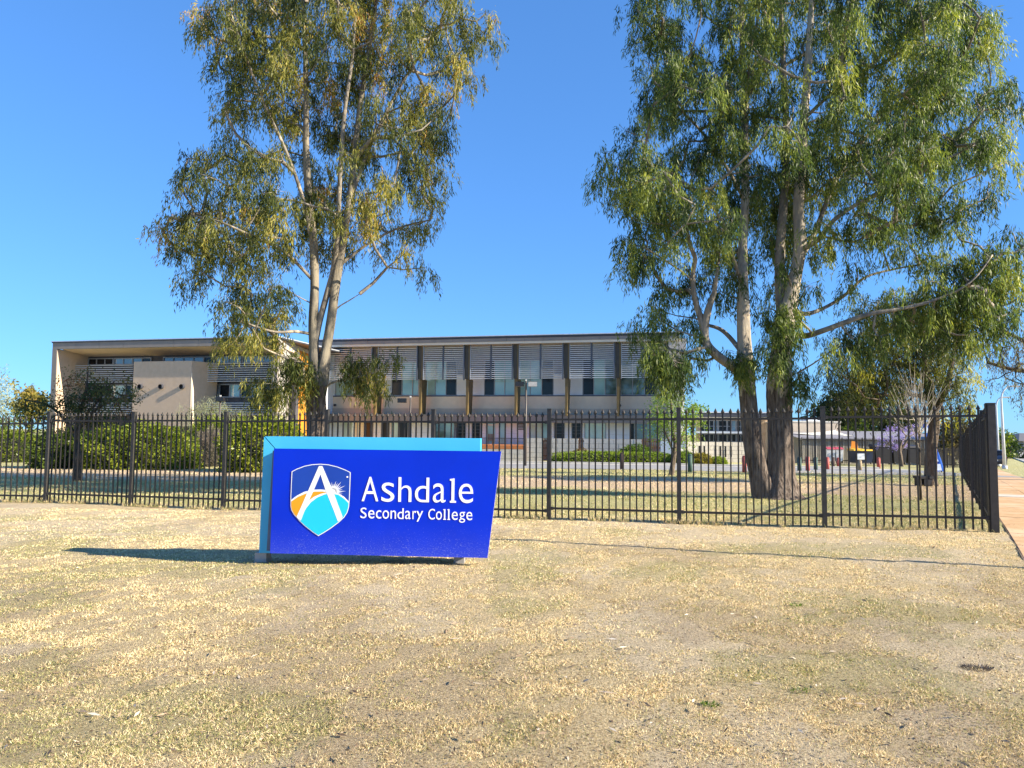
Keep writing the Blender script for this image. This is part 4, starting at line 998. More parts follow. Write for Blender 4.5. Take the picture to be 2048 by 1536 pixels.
# steel pole outside the picture whose shadow lies across the lawn
px_, py_ = 8.35, 8.15
t = thing('sign_pole', (px_, py_, gzf(px_, py_)), 'steel street sign pole on the footpath edge casting a long thin shadow on the lawn', 'sign pole')
MB().tube([(px_, py_, -.1), (px_, py_, 4.35)], .045, 10).build('pole', M_pole, t)
MB().box((px_-.2, py_-.012, 4.1), (px_+.2, py_+.012, 4.3)).build('plate', M_white, t)
# bollards
M_bred = mat('faded_red_bollard', (.46, .10, .08), (.36, .08, .07), 8, .7, .1); M_bgrn = mat('dark_green_bollard', (.05, .10, .09), (.04, .08, .07), 8, .7)
M_btan = mat('bare_timber_bollard', (.36, .28, .17), (.28, .21, .13), 8, .8); M_bdk = mat('dark_timber_bollard', (.09, .06, .05), (.07, .045, .04), 8, .8)
bol = [(1244, 905, 939, M_bdk, 'dark timber bollard in front of the low green hedge'), (1380, 908, 944, M_bgrn, 'dark green bollard just right of the young green tree'),
       (1489, 911, 945, M_bred, 'red bollard against the left side of the leaning gum trunk'), (1599, 914, 942, M_bgrn, 'dark green bollard nearest the right side of the thick gum trunk'),
       (1615.5, 913, 942, M_bred, 'red bollard between two dark green ones'), (1631.5, 914, 940, M_bgrn, 'dark green bollard in front of the open shed bay'),
       (1655, 914, 939, M_bred, 'red bollard right beside a fence post, left of the pink-lidded bin'), (1666.5, 914, 936, M_bdk, 'dark bollard before the pink-lidded bin'),
       (1677, 915, 935, M_bred, 'red bollard at the right end of the pink-lidded bin'), (1720, 920, 941, M_btan, 'bare tan timber bollard below the yellow-lidded bin'), (1757.5, 915, 937, M_bred, 'rightmost red bollard, in front of the black skip')]
for px_, y0, y1, m_, lb in bol:
    b = gp(px_, y1); z1 = at(px_, y0, b.y).z; r_ = .12
    t = thing('bollard', b, lb, 'bollard', 'bollards along the driveway')
    MB().tube([b+Vector((0, 0, -.05)), Vector((b.x, b.y, z1-.08))], r_, 12).build('post', m_, t)
    MB().tube([Vector((b.x, b.y, z1-.079)), Vector((b.x, b.y, z1-.03)), Vector((b.x, b.y, z1))], [r_, r_*.9, r_*.45], 12).build('rounded_top', m_, t)
# bins
FB = Frame(1700, 61, .03)
def wheelie(px0, px1, y0, y1, mb_, ml, label, wheels=True, group=None):
    s0, s1 = FB.S(px0), FB.S(px1); z0 = FB.Z(px0, y1); z1 = FB.Z(px0, y0); w_ = s1-s0; d_ = w_*.8; h = z1-z0
    t = thing('rubbish_bin', FB.pt((s0+s1)/2, -d_/2, z0), label, 'bin', group)
    v = [FB.pt(s0+w_*.1, -.08, z0+.1), FB.pt(s1-w_*.1, -.08, z0+.1), FB.pt(s1-w_*.1, -d_+.08, z0+.1), FB.pt(s0+w_*.1, -d_+.08, z0+.1), FB.pt(s0, 0, z1-h*.12), FB.pt(s1, 0, z1-h*.12), FB.pt(s1, -d_, z1-h*.12), FB.pt(s0, -d_, z1-h*.12)]
    MB().add(v, [(3,2,1,0),(4,5,6,7),(0,1,5,4),(1,2,6,5),(2,3,7,6),(3,0,4,7)]).build('tub', mb_, t)
    v = [FB.pt(s0-.03, .05, z1-h*.118), FB.pt(s1+.03, .05, z1-h*.118), FB.pt(s1+.03, -d_-.03, z1-h*.118), FB.pt(s0-.03, -d_-.03, z1-h*.118), FB.pt(s0+.02, -.02, z1-.03), FB.pt(s1-.02, -.02, z1-.03), FB.pt(s1-.02, -d_, z1+.05), FB.pt(s0+.02, -d_, z1+.05)]
    MB().add(v, [(3,2,1,0),(4,5,6,7),(0,1,5,4),(1,2,6,5),(2,3,7,6),(3,0,4,7)]).build('lid', ml, t)
    for a in (s0+w_*.15, s1-w_*.15): MB().tube([FB.pt(a-.03, -.15, z0+.1), FB.pt(a+.03, -.15, z0+.1)], .1, 12).build('wheel', M_black, t)
    return t
M_pink = mat('crimson_lid', (.45, .06, .09), rough=.5); M_binw = mat('pale_bin', (.62, .62, .64), rough=.5); M_binn = mat('navy_bin', (.02, .03, .07), rough=.45)
M_yel = mat('yellow_lid', (.85, .50, .03), rough=.5); M_orl = mat('orange_lid', (.70, .26, .03), rough=.5); M_bk = mat('black_skip', (.02, .02, .026), rough=.5)
wheelie(1652, 1669, 895, 925, M_binw, M_pink, 'pale bin with a crimson lid, left one of the pair', group='crimson-lidded bins')
wheelie(1670, 1685, 895, 925, M_binw, M_pink, 'pale bin with a crimson lid, right one of the pair', group='crimson-lidded bins')
t = wheelie(1706, 1746, 898, 928, M_binn, M_yel, 'wide navy skip bin with a yellow lid and an orange flap raised behind')
s0, s1 = FB.S(1709), FB.S(1724); prism(FB, [(s0, FB.Z(1709, 899)), (s1, FB.Z(1709, 901)), (s1-.1, FB.Z(1709, 884)), (s0+.1, FB.Z(1709, 882))], -1.0, -.9).build('raised_flap', M_orl, t)
fbx('notice', M_white, t, FB, FB.S(1709), FB.S(1729), -.0, .03, FB.Z(1709, 919), FB.Z(1709, 907))
wheelie(1748, 1782, 889, 929, M_bk, M_bk, 'tall black skip bin left of the purple-flowering tree')
wheelie(1784, 1812, 893, 929, M_bk, M_bk, 'black skip bin behind the purple-flowering tree')
wheelie(1815, 1838, 891, 929, M_bk, M_bk, 'black skip bin right of the purple-flowering tree')
# feather banner behind the leaning tree
M_flag = mat('blue_banner', (.01, .13, .60), (.01, .10, .52), 3, .7); M_flagw = mat('white_banner_print', (.60, .68, .80), rough=.7)
p0 = gp(1885, 945); Yb = p0.y; t = thing('feather_banner', p0, 'leaning blue and white feather banner behind the trunk of the shady tree', 'banner')
ctr = [(1849, 833, 5), (1851, 848, 10), (1856, 868, 12), (1863, 885, 12), (1871, 905, 13), (1878, 925, 14), (1881, 943, 15)]
mb = MB(); mw = MB()
vv = []
for k, (x, y, w_) in enumerate(ctr):
    a = at(x-w_/2, y, Yb); c = at(x+w_/2, y, Yb); wob = .12*math.sin(k*1.7); vv += [a+Vector((0, wob, 0)), (a+c)/2+Vector((0, -wob*.6, 0)), c+Vector((0, wob*.3, 0))]
n_ = len(ctr); back = [v_+Vector((0, .012, 0)) for v_ in vv]; fs = []
for k in range(n_-1):
    for j in range(2): a = k*3+j; fs.append((a, a+1, a+4, a+3)); fs.append((a+3*n_, a+3+3*n_, a+4+3*n_, a+1+3*n_))
mb.add(vv+back, fs, True).build('cloth', M_flag, t)
for (k, u0, u1) in ((1, .25, .75), (4, .05, .45), (5, .1, .7)):
    x, y, w_ = ctr[k]; x2, y2, w2 = ctr[k+1]
    q_ = [at(x-w_/2+w_*u0, y+3, Yb-.2), at(x-w_/2+w_*u1, y+3, Yb-.2), at(x2-w2/2+w2*u1, y2-2, Yb-.2), at(x2-w2/2+w2*u0, y2-2, Yb-.2)]
    MB().add(q_+[v_+Vector((0, .006, 0)) for v_ in q_], [(0,3,2,1), (4,5,6,7), (0,1,5,4), (1,2,6,5), (2,3,7,6), (3,0,4,7)]).build('white_print', M_flagw, t)
MB().tube([at(1884, 947, Yb+.03), at(1868, 890, Yb+.05), at(1853, 850, Yb+.05), at(1846, 832, Yb+.05)], [.03, .025, .02, .012], 8).build('pole', M_blk, t)
# black bench by the trunk
b = gp(1846, 972); t = thing('low_bench', b, 'low black open-frame seat at the foot of the shady tree', 'bench')
x0, x1 = at(1833, 960, b.y).x, at(1862, 960, b.y).x; zt = at(1846, 952, b.y).z
MB().box((x0, b.y-.2, zt-.09), (x1, b.y+.25, zt)).build('seat', M_bk, t)
MB().box((x1-.35, b.y-.18, b.z+.02), (x1-.05, b.y+.22, zt-.092)).build('side_box', M_bk, t)
MB().box((x0+.03, b.y-.16, b.z-.03), (x0+.1, b.y+.2, zt-.092)).build('leg', M_bk, t)
MB().box((x0+.101, b.y-.12, b.z+.04), (x1-.351, b.y+.15, b.z+.11)).build('crossbar', M_bk, t)
# fire hydrant cabinet (small red thing by the slotted wall)
b = gp(1387, 920); b.z = max(b.z, -1.0); t = thing('hydrant', b, 'small red hydrant among the shrubs beside the slotted wall', 'hydrant')
MB().tube([b, b+Vector((0, 0, .7))], .12, 10).build('standpipe', M_bred, t)
MB().tube([b+Vector((-.28, 0, .72)), b+Vector((.28, 0, .72))], .10, 10).build('outlet', M_bred, t)
MB().tube([b+Vector((0, 0, .7)), b+Vector((0, 0, 1.0)), b+Vector((0, 0, 1.08))], [.13, .11, .04], 10).build('cap', M_bred, t)
# parked car seen from behind
def car(base, rz, label, paint):
    t = thing('parked_car', (0, 0, 0), label, 'car')
    prof = [(-2.1, .32), (-2.15, .75), (-2.0, .98), (-1.75, 1.05), (-1.35, 1.48), (.35, 1.5), (1.05, 1.02), (1.95, .88), (2.15, .62), (2.12, .32)]
    mb = MB(); n_ = len(prof); hw_ = [.86, .90, .88, .86, .66, .66, .84, .84, .84, .84]
    v = [Vector((-w_, x, z)) for (x, z), w_ in zip(prof, hw_)]+[Vector((w_, x, z)) for (x, z), w_ in zip(prof, hw_)]
    fs = [(i, (i+1) % n_, n_+(i+1) % n_, n_+i) for i in range(n_)]+[tuple(reversed(range(n_))), tuple(range(n_, 2*n_))]
    mb.add(v, fs); body = mb.build('body', paint, t)
    MB().add([(-.60, -1.77, 1.10), (.60, -1.77, 1.10), (.54, -1.42, 1.43), (-.54, -1.42, 1.43)], [(0, 1, 2, 3)]).box((-.6, -1.76, 1.08), (.6, -1.70, 1.10)).build('rear_window', G_dark, t)
    for s_ in (-1, 1):
        MB().add([(s_*.80, -1.3, 1.12), (s_*.80, .7, 1.12), (s_*.69, .25, 1.43), (s_*.69, -1.2, 1.43)], [(0, 1, 2, 3)]).add([(s_*.79, -1.3, 1.12), (s_*.79, .7, 1.12), (s_*.68, .25, 1.43), (s_*.68, -1.2, 1.43)], [(3, 2, 1, 0)]).build('side_window', G_dark, t)
        MB().box((s_*.72-.13, -2.17, .78), (s_*.72+.13, -2.06, .97)).build('tail_light', M_bred, t)
        for y_ in (-1.35, 1.35):
            w = MB().tube([(s_*.70, y_, .32), (s_*.88, y_, .32)], .32, 18).build('wheel', M_black, t)
    MB().box((-.24, -2.18, .58), (.24, -2.155, .70)).build('number_plate', M_white, t)
    MB().box((-.86, -2.22, .35), (.86, -2.08, .52)).build('bumper', M_bk, t)
    t.location = base; t.rotation_euler = (0, 0, rz); return t
b = gp(1987, 934); car(b, -math.atan2(SIDE.x, SIDE.y), 'dark blue car parked by the road beyond the fence corner', mat('dark_blue_paint', (.03, .05, .10), rough=.25, spec=.6, coat=.5))
# house and mailbox at the end of the street
FH = Frame(2040, 105, .1)
hs_ = thing('brick_house', FH.pt(FH.S(2045), 0, FH.Z(2040, 912)), 'distant house with a dark tiled roof and pale upper wall at the right edge', 'house')
s0, s1 = FH.S(2028), FH.S(2140)
zz = lambda y: FH.Z(2040, y)
fbx('wall', M_soff, hs_, FH, s0+1, s1, -9, 0, zz(920), zz(882)); fbx('balcony', M_white, hs_, FH, s0+1.5, s1, .01, .8, zz(893), zz(890))
mb = MB(); z_, z2 = zz(882)+.005, zz(866)
v = [FH.pt(s0, .8, z_), FH.pt(s1, .8, z_), FH.pt(s1, -9.5, z_), FH.pt(s0, -9.5, z_), FH.pt(s0+3.0, -4.3, z2), FH.pt(s1-3, -4.3, z2)]
mb.add(v, [(0,1,5,4), (1,2,5), (2,3,4,5), (3,0,4), (3,2,1,0)]).build('roof', mat('grey_tiles', (.15, .15, .16), rough=.8), hs_)
for a in (2038, 2052, 2070): window(hs_, FH, FH.S(a), FH.S(a+7), zz(899), zz(886), .02, [(1, G_blue), (1, G_dark)])
fbx('garage_door', M_binw, hs_, FH, FH.S(2045), FH.S(2075), .01, .05, zz(920), zz(903))
b = gp(2041, 916); t = thing('meter_box', b, 'small pale roadside cabinet in front of the distant house', 'cabinet')
MB().box((b.x-.35, b.y-.25, b.z), (b.x+.35, b.y+.25, b.z+1.0)).build('cabinet', M_binw, t); MB().box((b.x-.4, b.y-.3, b.z+1.001), (b.x+.4, b.y+.3, b.z+1.06)).build('lid', M_kerb, t)
# ================================================================== TREES AND PLANTS
def barkmat(name, zc, zr, dark=((.06, .042, .033), (.27, .215, .175)), pale=((.44, .39, .31), (.25, .235, .20)), patch=(.50, .40, .28)):
    m = bpy.data.materials.new(name); m.use_nodes = True; nt = m.node_tree; N = nt.nodes; Lk = nt.links
    b = N['Principled BSDF']; b.inputs['Roughness'].default_value = .85; b.inputs['Specular IOR Level'].default_value = .15
    g = N.new('ShaderNodeNewGeometry')
    def noise(sc, st, det=6, rg=.65):
        mp = N.new('ShaderNodeMapping'); mp.inputs['Scale'].default_value = st; Lk.new(g.outputs['Position'], mp.inputs[0])
        n = N.new('ShaderNodeTexNoise'); n.inputs['Scale'].default_value = sc; n.inputs['Detail'].default_value = det; n.inputs['Roughness'].default_value = rg; Lk.new(mp.outputs[0], n.inputs[0]); return n.outputs[0]
    def ramp(v, a, ca, b_, cb):
        r = N.new('ShaderNodeValToRGB'); e = r.color_ramp.elements; e[0].position = a; e[0].color = (*ca, 1); e[1].position = b_; e[1].color = (*cb, 1); Lk.new(v, r.inputs[0]); return r.outputs[0]
    def mix(f, a, c):
        x = N.new('ShaderNodeMix'); x.data_type = 'RGBA'; Lk.new(f, x.inputs[0]); Lk.new(a, x.inputs[6]); Lk.new(c, x.inputs[7]); return x.outputs[2]
    fib = noise(16, (1, 1, .18)); D = ramp(fib, .35, dark[0], .68, dark[1])
    Pn = noise(3.2, (1.6, 1.6, .35)); P_ = ramp(Pn, .40, pale[1], .58, pale[0])
    P2 = mix(ramp(noise(5, (1.3, 1.3, .5)), .58, (0, 0, 0), .64, (1, 1, 1)), P_, ramp(Pn, 0, patch, 1, patch))
    sp_ = N.new('ShaderNodeSeparateXYZ'); Lk.new(g.outputs['Position'], sp_.inputs[0])
    a = N.new('ShaderNodeMath'); a.operation = 'MULTIPLY_ADD'; Lk.new(noise(2.6, (2, 2, .7), 5, .7), a.inputs[0]); a.inputs[1].default_value = zr*4; Lk.new(sp_.outputs[2], a.inputs[2])
    mr = N.new('ShaderNodeMapRange'); Lk.new(a.outputs[0], mr.inputs[0]); mr.inputs[1].default_value = zc+zr*2-.08; mr.inputs[2].default_value = zc+zr*2+.08
    Lk.new(mix(mr.outputs[0], D, P2), b.inputs['Base Color'])
    bp = N.new('ShaderNodeBump'); bp.inputs['Distance'].default_value = .09; Lk.new(fib, bp.inputs['Height'])
    iv = N.new('ShaderNodeMath'); iv.operation = 'MULTIPLY_ADD'; Lk.new(mr.outputs[0], iv.inputs[0]); iv.inputs[1].default_value = -.75; iv.inputs[2].default_value = 1.0; Lk.new(iv.outputs[0], bp.inputs['Strength'])
    Lk.new(bp.outputs[0], b.inputs['Normal']); return m
L_olive = leafmat('olive_gum_leaves', [(0, (.035, .05, .016)), (.35, (.10, .12, .03)), (.62, (.25, .24, .055)), (.85, (.42, .36, .08)), (1, (.50, .27, .09))])
L_green = leafmat('green_gum_leaves', [(0, (.03, .05, .016)), (.35, (.085, .125, .033)), (.65, (.20, .245, .06)), (.88, (.34, .37, .08)), (1, (.44, .42, .08))])
L_shady = leafmat('dark_olive_leaves', [(0, (.02, .03, .014)), (.4, (.055, .072, .025)), (.7, (.19, .20, .04)), (1, (.46, .42, .06))])
L_brown = leafmat('brown_olive_leaves', [(0, (.04, .035, .03)), (.5, (.10, .09, .055)), (.8, (.19, .165, .06)), (1, (.30, .25, .06))])
L_hedge = leafmat('hedge_leaves', [(0, (.03, .05, .012)), (.4, (.105, .15, .022)), (.75, (.28, .31, .04)), (1, (.42, .42, .06))], rough=.35)
L_burg = leafmat('burgundy_green_leaves', [(0, (.03, .04, .018)), (.45, (.06, .09, .028)), (.75, (.14, .12, .035)), (1, (.20, .085, .04))])
L_bright = leafmat('bright_green_leaves', [(0, (.07, .13, .025)), (.5, (.19, .29, .045)), (1, (.37, .43, .10))])
L_pale = leafmat('pale_weeping_leaves', [(0, (.16, .18, .09)), (.5, (.34, .36, .20)), (1, (.50, .50, .33))])
L_grey = leafmat('dry_grey_twigs', [(0, (.07, .055, .045)), (.5, (.17, .14, .115)), (1, (.30, .25, .19))], trans=.1)
L_lilac = leafmat('lilac_flowers', [(0, (.25, .18, .42)), (.5, (.42, .34, .66)), (1, (.60, .52, .80))])
L_pine = leafmat('dark_pine_leaves', [(0, (.012, .022, .012)), (.5, (.03, .05, .022)), (1, (.07, .085, .03))])
L_yel = leafmat('yellow_orange_leaves', [(0, (.16, .15, .03)), (.5, (.27, .23, .05)), (1, (.40, .24, .07))])
L_ground = leafmat('low_green_leaves', [(0, (.045, .085, .016)), (.5, (.15, .22, .035)), (1, (.30, .34, .06))])
B_gumL = barkmat('gum_bark', 2.7, .75, pale=((.25, .215, .16), (.13, .115, .095)), patch=(.31, .25, .17)); B_gumR = barkmat('pale_gum_bark', 2.75, .4, pale=((.44, .38, .30), (.27, .24, .205)), patch=(.58, .45, .31))
B_dull = barkmat('grey_brown_bark', 60, .3, dark=((.10, .075, .055), (.24, .19, .145))); B_limb = barkmat('smooth_limb_bark', -20, .3, pale=((.28, .24, .19), (.155, .14, .12)))
B_darkw = barkmat('dark_twig_bark', 60, .3, dark=((.05, .04, .03), (.12, .095, .075)))
def P3(l, Y):
    out = []
    for q in l:
        yy = Y+(q[3] if len(q) > 3 else 0); out.append((at(q[0], q[1], yy), q[2]*yy/FPX))
    return out
def flare(path, base_z):
    return path
def tree(name, label, cat, base, stems, clumps, leaf, bark, limb, per=16, tassels=14, cr=.36, tone=.45, tsd=.16, L=(.09, .17), W=(.016, .026), droop=.5, spread=.12, group=None, down=1.0, power=.5, rtip=.008, rmax=.12, toner=None, nseg=16, twigs=True, amp=.05):
    t = thing(name, base, label, cat, group)
    sm_ = [smooth_path(st, 5) for st in stems]
    for i_, st in enumerate(sm_):
        mb = MB(); big = st[0][1] > .09
        if i_ < (2 if len(stems) > 3 else 1):
            roughtube(mb, st, nseg*2 if big else nseg, amp); mb.build('trunk', bark, t)
        else: roughtube(mb, st, 12, amp*.6); mb.build('limb', limb, t)
    if twigs and clumps:
        paths = grow(sm_, clumps, power=power, r_tip=rtip, rmax=rmax); mb = MB()
        for p_ in paths: mb.tube([q[0] for q in p_], [q[1] for q in p_], 6 if p_[0][1] > .03 else 4, cap=False)
        o = mb.build('branches', limb, t); o['kind'] = 'stuff'
    if clumps:
        C = np.array([tuple(c) for c in clumps]); n_ = len(C)
        ct = np.clip(rng.normal(tone, tsd, n_), .02, .98)
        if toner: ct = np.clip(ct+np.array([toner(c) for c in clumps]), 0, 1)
        off = unit(rng.normal(size=(n_, tassels, 3)))*(rng.random((n_, tassels, 1))**.45)*cr*np.array([1.15, 1.15, .75]); TC = (C[:, None]+off).reshape(-1, 3)
        V, F_, tn = hanging(TC, np.clip(np.repeat(ct, tassels)+rng.normal(size=n_*tassels)*.08, 0, 1), per, droop, spread, L, W, down)
        if len(stems) > 3 or name == 'gum_tree':
            TV, TF = blades(np.repeat(C, tassels, 0), off.reshape(-1, 3), np.ones(n_*tassels)*1.02, np.ones(n_*tassels)*.011, .12)
            ct0 = C.mean(0); o = inst('twigs', npmesh('twigs', TV-ct0, TF, limb), t, Vector(ct0)); o['kind'] = 'stuff'
        c0 = C.mean(0); o = inst('crown', npmesh('crown', V-c0, F_, leaf, tn), t, Vector(c0)); o['kind'] = 'stuff'
    return t
# ---- left gum
YL = 19.0
stL = [[(638, 1000, 38), (636, 960, 30), (635, 900, 26), (634, 830, 24), (631, 760, 21), (628, 700, 14), (627, 640, 14), (629, 560, 13), (626, 480, 12), (618, 400, 11), (612, 300, 10, -.2), (612, 200, 8, -.3), (610, 100, 7, -.4), (606, 0, 6, -.4), (600, -160, 4)],
       [(638, 790, 18), (645, 745, 17), (652, 700, 14), (662, 640, 14), (673, 560, 13), (687, 480, 11), (699, 400, 10), (710, 300, 9, .3), (722, 200, 8, .4), (738, 100, 7, .5), (752, 0, 6, .6), (768, -160, 4)],
       [(630, 690, 9), (640, 640, 9), (655, 585, 9), (668, 530, 8), (676, 450, 7, -.4), (680, 350, 7, -.6), (690, 220, 6, -.8), (706, 100, 5, -.8), (715, -60, 4)],
       [(626, 500, 6), (606, 400, 6, -.5), (575, 310, 5, -.8), (530, 210, 4, -1.1), (490, 110, 4, -1.3), (460, 20, 3)],
       [(686, 480, 6), (715, 360, 5, .5), (760, 250, 5, .8), (820, 140, 4, 1), (880, 60, 3)],
       [(625, 560, 5), (570, 505, 5, -.5), (500, 470, 4, -.8), (430, 440, 3, -1), (380, 430, 2)],
       [(680, 530, 5), (740, 485, 4, .3), (800, 455, 3, .5), (860, 440, 2)],
       [(622, 668, 5), (590, 663, 4.5, -.3), (550, 664, 4, -.5), (500, 650, 3, -.6), (460, 640, 2)],
       [(666, 625, 2.6), (680, 612, 2.2), (700, 600, 1.8), (719, 588, .9)],
       [(613, 770, 3.4), (590, 765, 3, -.3), (560, 775, 2, -.4)],
       [(648, 778, 3), (665, 765, 2.6, -.3), (700, 758, 2, -.5), (750, 745, 1.5, -.6)]]
poL = [(385, -40), (378, 40), (418, 120), (432, 200), (440, 262), (372, 262), (345, 282), (330, 310), (350, 380), (308, 440), (325, 490), (345, 540), (378, 580), (410, 610), (398, 660), (402, 705), (440, 725), (545, 722), (600, 700),
       (585, 640), (612, 590), (600, 520), (690, 540), (715, 545), (735, 515), (790, 500), (840, 560), (866, 548), (850, 490), (920, 435), (905, 400), (892, 320), (925, 260), (935, 210), (968, 150), (995, 60), (975, -40), (900, -170), (700, -230), (480, -170)]
hoL = [(660, 600, 60, 50), (785, 545, 38, 28), (570, 640, 40, 24), (640, 200, 22, 40), (655, 470, 22, 40), (480, 400, 40, 10), (560, 330, 26, 16), (410, 330, 24, 12), (600, 110, 16, 30), (760, 330, 20, 18), (505, 580, 20, 12), (870, 380, 20, 22), (445, 140, 16, 12), (745, 430, 22, 14), (520, 155, 30, 18), (640, 60, 14, 30), (330, 365, 20, 14), (540, 500, 22, 12), (690, 150, 16, 26), (590, 430, 20, 20)]
clL = behind_stems(thin(clumps_in(poL, YL, 29, hoL, 2.8), .9, .45, 3.3), stL[:3], YL)
for (x0, x1, y0, y1, n_) in ((560, 606, 712, 748, 5), (520, 575, 762, 790, 5), (588, 608, 738, 768, 3), (680, 792, 716, 748, 6), (738, 795, 748, 772, 2)):
    for _ in range(n_): clL.append(at(random.uniform(x0, x1), random.uniform(y0, y1), YL+random.uniform(-.8, .1)))
tb = gp(638, 990)
tree('gum_tree', 'tall gum tree with olive leaves and twin pale stems rising behind the blue sign', 'tree', (at(638, 990, YL).x, YL, gzf(at(638, 990, YL).x, YL)), [[(p, r*(.80 if p.z < 3.2 else .66)) for p, r in P3(s, YL)] for s in stL], clL, L_olive, B_gumL, B_limb,
     per=26, tassels=13, cr=.35, tone=.41, tsd=.2, L=(.10, .19), W=(.018, .030), droop=.5, spread=.11)
# ---- right gum, two trunks from one foot
YR = 18.9
stR = [[(1562, 1006, 66), (1561, 990, 40), (1560, 950, 26), (1560, 900, 24), (1560, 830, 24), (1560, 770, 24), (1562, 715, 21), (1568, 650, 20), (1580, 600, 18), (1592, 545, 15), (1600, 490, 14), (1597, 420, 13), (1603, 330, 12), (1608, 230, 10), (1616, 130, 9), (1622, 30, 7), (1630, -160, 4)],
       [(1534, 1006, 46), (1530, 988, 27), (1518, 940, 19), (1508, 890, 18), (1499, 830, 17.5), (1493, 770, 16), (1490, 720, 15), (1487, 650, 13), (1486, 560, 12), (1486, 480, 11, .4), (1490, 400, 10, .6), (1489, 300, 9, .8), (1490, 200, 8, 1), (1485, 100, 7, 1.1), (1478, -140, 4, 1.2)],
       [(1566, 640, 13), (1560, 585, 12.5, .2), (1560, 500, 12, .4), (1568, 400, 10, .6), (1573, 300, 9, .9), (1570, 200, 8, 1), (1564, 80, 6, 1.1), (1556, -100, 4)],
       [(1488, 748, 11), (1465, 733, 10, -.2), (1435, 712, 9.5, -.4), (1413, 688, 9, -.5), (1409, 660, 8, -.5), (1416, 620, 7, -.6), (1428, 585, 6, -.7), (1434, 545, 4, -.8), (1440, 500, 3)],
       [(1409, 664, 7, -.5), (1399, 630, 6.5, -.5), (1388, 590, 6, -.6), (1386, 545, 6, -.6), (1390, 515, 5.5, -.7), (1378, 485, 5, -.7), (1368, 420, 4, -.7), (1350, 350, 3)],
       [(1480, 700, 5), (1460, 675, 4.5, .3), (1440, 658, 4, .4), (1415, 650, 3, .5)],
       [(1578, 668, 8), (1610, 672, 7.5, -.4), (1650, 660, 7, -.8), (1690, 645, 6.5, -1.1), (1740, 628, 5.5, -1.4), (1800, 618, 4.5, -1.6), (1870, 600, 4, -1.8), (1940, 565, 3, -2), (1985, 510, 2.4, -2)],
       [(1578, 615, 6.5), (1610, 628, 6, .3), (1650, 615, 5.5, .6), (1690, 590, 5, .8), (1730, 555, 4, 1), (1790, 538, 3, 1.1), (1840, 530, 2)],
       [(1600, 500, 9), (1635, 480, 8, -.4), (1668, 440, 7, -.8), (1720, 405, 6, -1.1), (1790, 375, 5, -1.3), (1860, 335, 4, -1.5), (1950, 290, 3, -1.6)],
       [(1598, 520, 9), (1628, 470, 8, .4), (1655, 400, 7, .7), (1690, 330, 6, 1), (1740, 265, 5, 1.3), (1800, 205, 4, 1.5), (1870, 150, 3, 1.6)],
       [(1606, 240, 6), (1660, 190, 5, -.5), (1740, 130, 4, -.8), (1820, 60, 3, -1)],
       [(1489, 400, 6, .6), (1450, 330, 5, .1), (1400, 260, 4, -.5), (1340, 200, 3, -.9)],
       [(1489, 290, 6, .8), (1440, 200, 4, 1), (1370, 120, 3, 1.2), (1320, 60, 2)],
       [(1486, 570, 6), (1464, 510, 6, -.6), (1448, 450, 5, -.9), (1400, 390, 4, -1.1), (1320, 355, 3, -1.3), (1250, 335, 2)],
       [(1607, 480, 4.5), (1650, 474, 3.6, -.6), (1700, 484, 3, -1), (1740, 470, 2.5, -1.2), (1790, 455, 2)]]
poR = [(1258, -60), (1254, 80), (1276, 170), (1232, 265), (1195, 285), (1182, 360), (1202, 402), (1238, 432), (1232, 515), (1262, 600), (1256, 655), (1300, 705), (1322, 770), (1362, 765), (1400, 745), (1432, 700), (1425, 660), (1395, 560), (1440, 590), (1478, 620), (1510, 575),
       (1535, 610), (1605, 620), (1660, 600), (1672, 530), (1610, 510), (1700, 490), (1790, 520), (1900, 470), (1955, 452), (2005, 395), (1990, 345), (2060, 335), (2060, 175), (1995, 130), (2002, 60), (1990, -60), (1850, -220), (1600, -270), (1380, -200)]
hoR = [(1520, 505, 20, 60), (1905, 395, 26, 14), (1640, 545, 30, 22), (1845, 430, 34, 12), (1540, 360, 10, 40), (1450, 610, 26, 30), (1345, 600, 16, 30), (1740, 330, 18, 26), (1690, 250, 14, 20), (1420, 60, 16, 16), (1530, 120, 14, 30), (1800, 300, 22, 12), (1640, 300, 10, 26),
       (1580, 520, 12, 30), (1705, 430, 26, 10), (1960, 250, 18, 12), (1445, 150, 14, 14), (1440, 290, 20, 12), (1770, 480, 26, 14), (1930, 160, 12, 16), (1660, 90, 12, 20), (1415, 480, 16, 26), (1350, 690, 14, 12)]
clR = behind_stems(thin(clumps_in(poR, YR, 28, hoR, 3.2), .85, .455, 8.1), stR[:3], YR)
clR += clumps_in([(1690, 640), (1760, 585), (1850, 535), (1920, 500), (1960, 470), (2060, 440), (2060, 580), (2020, 650), (1980, 700), (1900, 690), (1850, 660), (1790, 650), (1740, 720), (1650, 700)], YR-1.2, 31, [(1760, 600, 40, 14), (1900, 560, 50, 10), (1850, 590, 30, 10)], .9)
clR += clumps_in([(1525, 590), (1600, 600), (1602, 700), (1590, 735), (1535, 730), (1518, 650)], YR-.9, 26, [], .35)
clR += clumps_in([(1690, 520), (1730, 510), (1720, 600), (1690, 590)], YR+.3, 26, [], .4)
clR += clumps_in([(1830, 500), (1900, 480), (1900, 540), (1840, 545)], YR+.3, 26, [], .4)
for (x0, x1, y0, y1, n_) in ((1595, 1612, 745, 780, 3), (1300, 1350, 690, 740, 8), (1475, 1500, 690, 735, 4)):
    for _ in range(n_): clR.append(at(random.uniform(x0, x1), random.uniform(y0, y1), YR+random.uniform(-.7, -.2)))
bR = at(1552, 1003, YR)
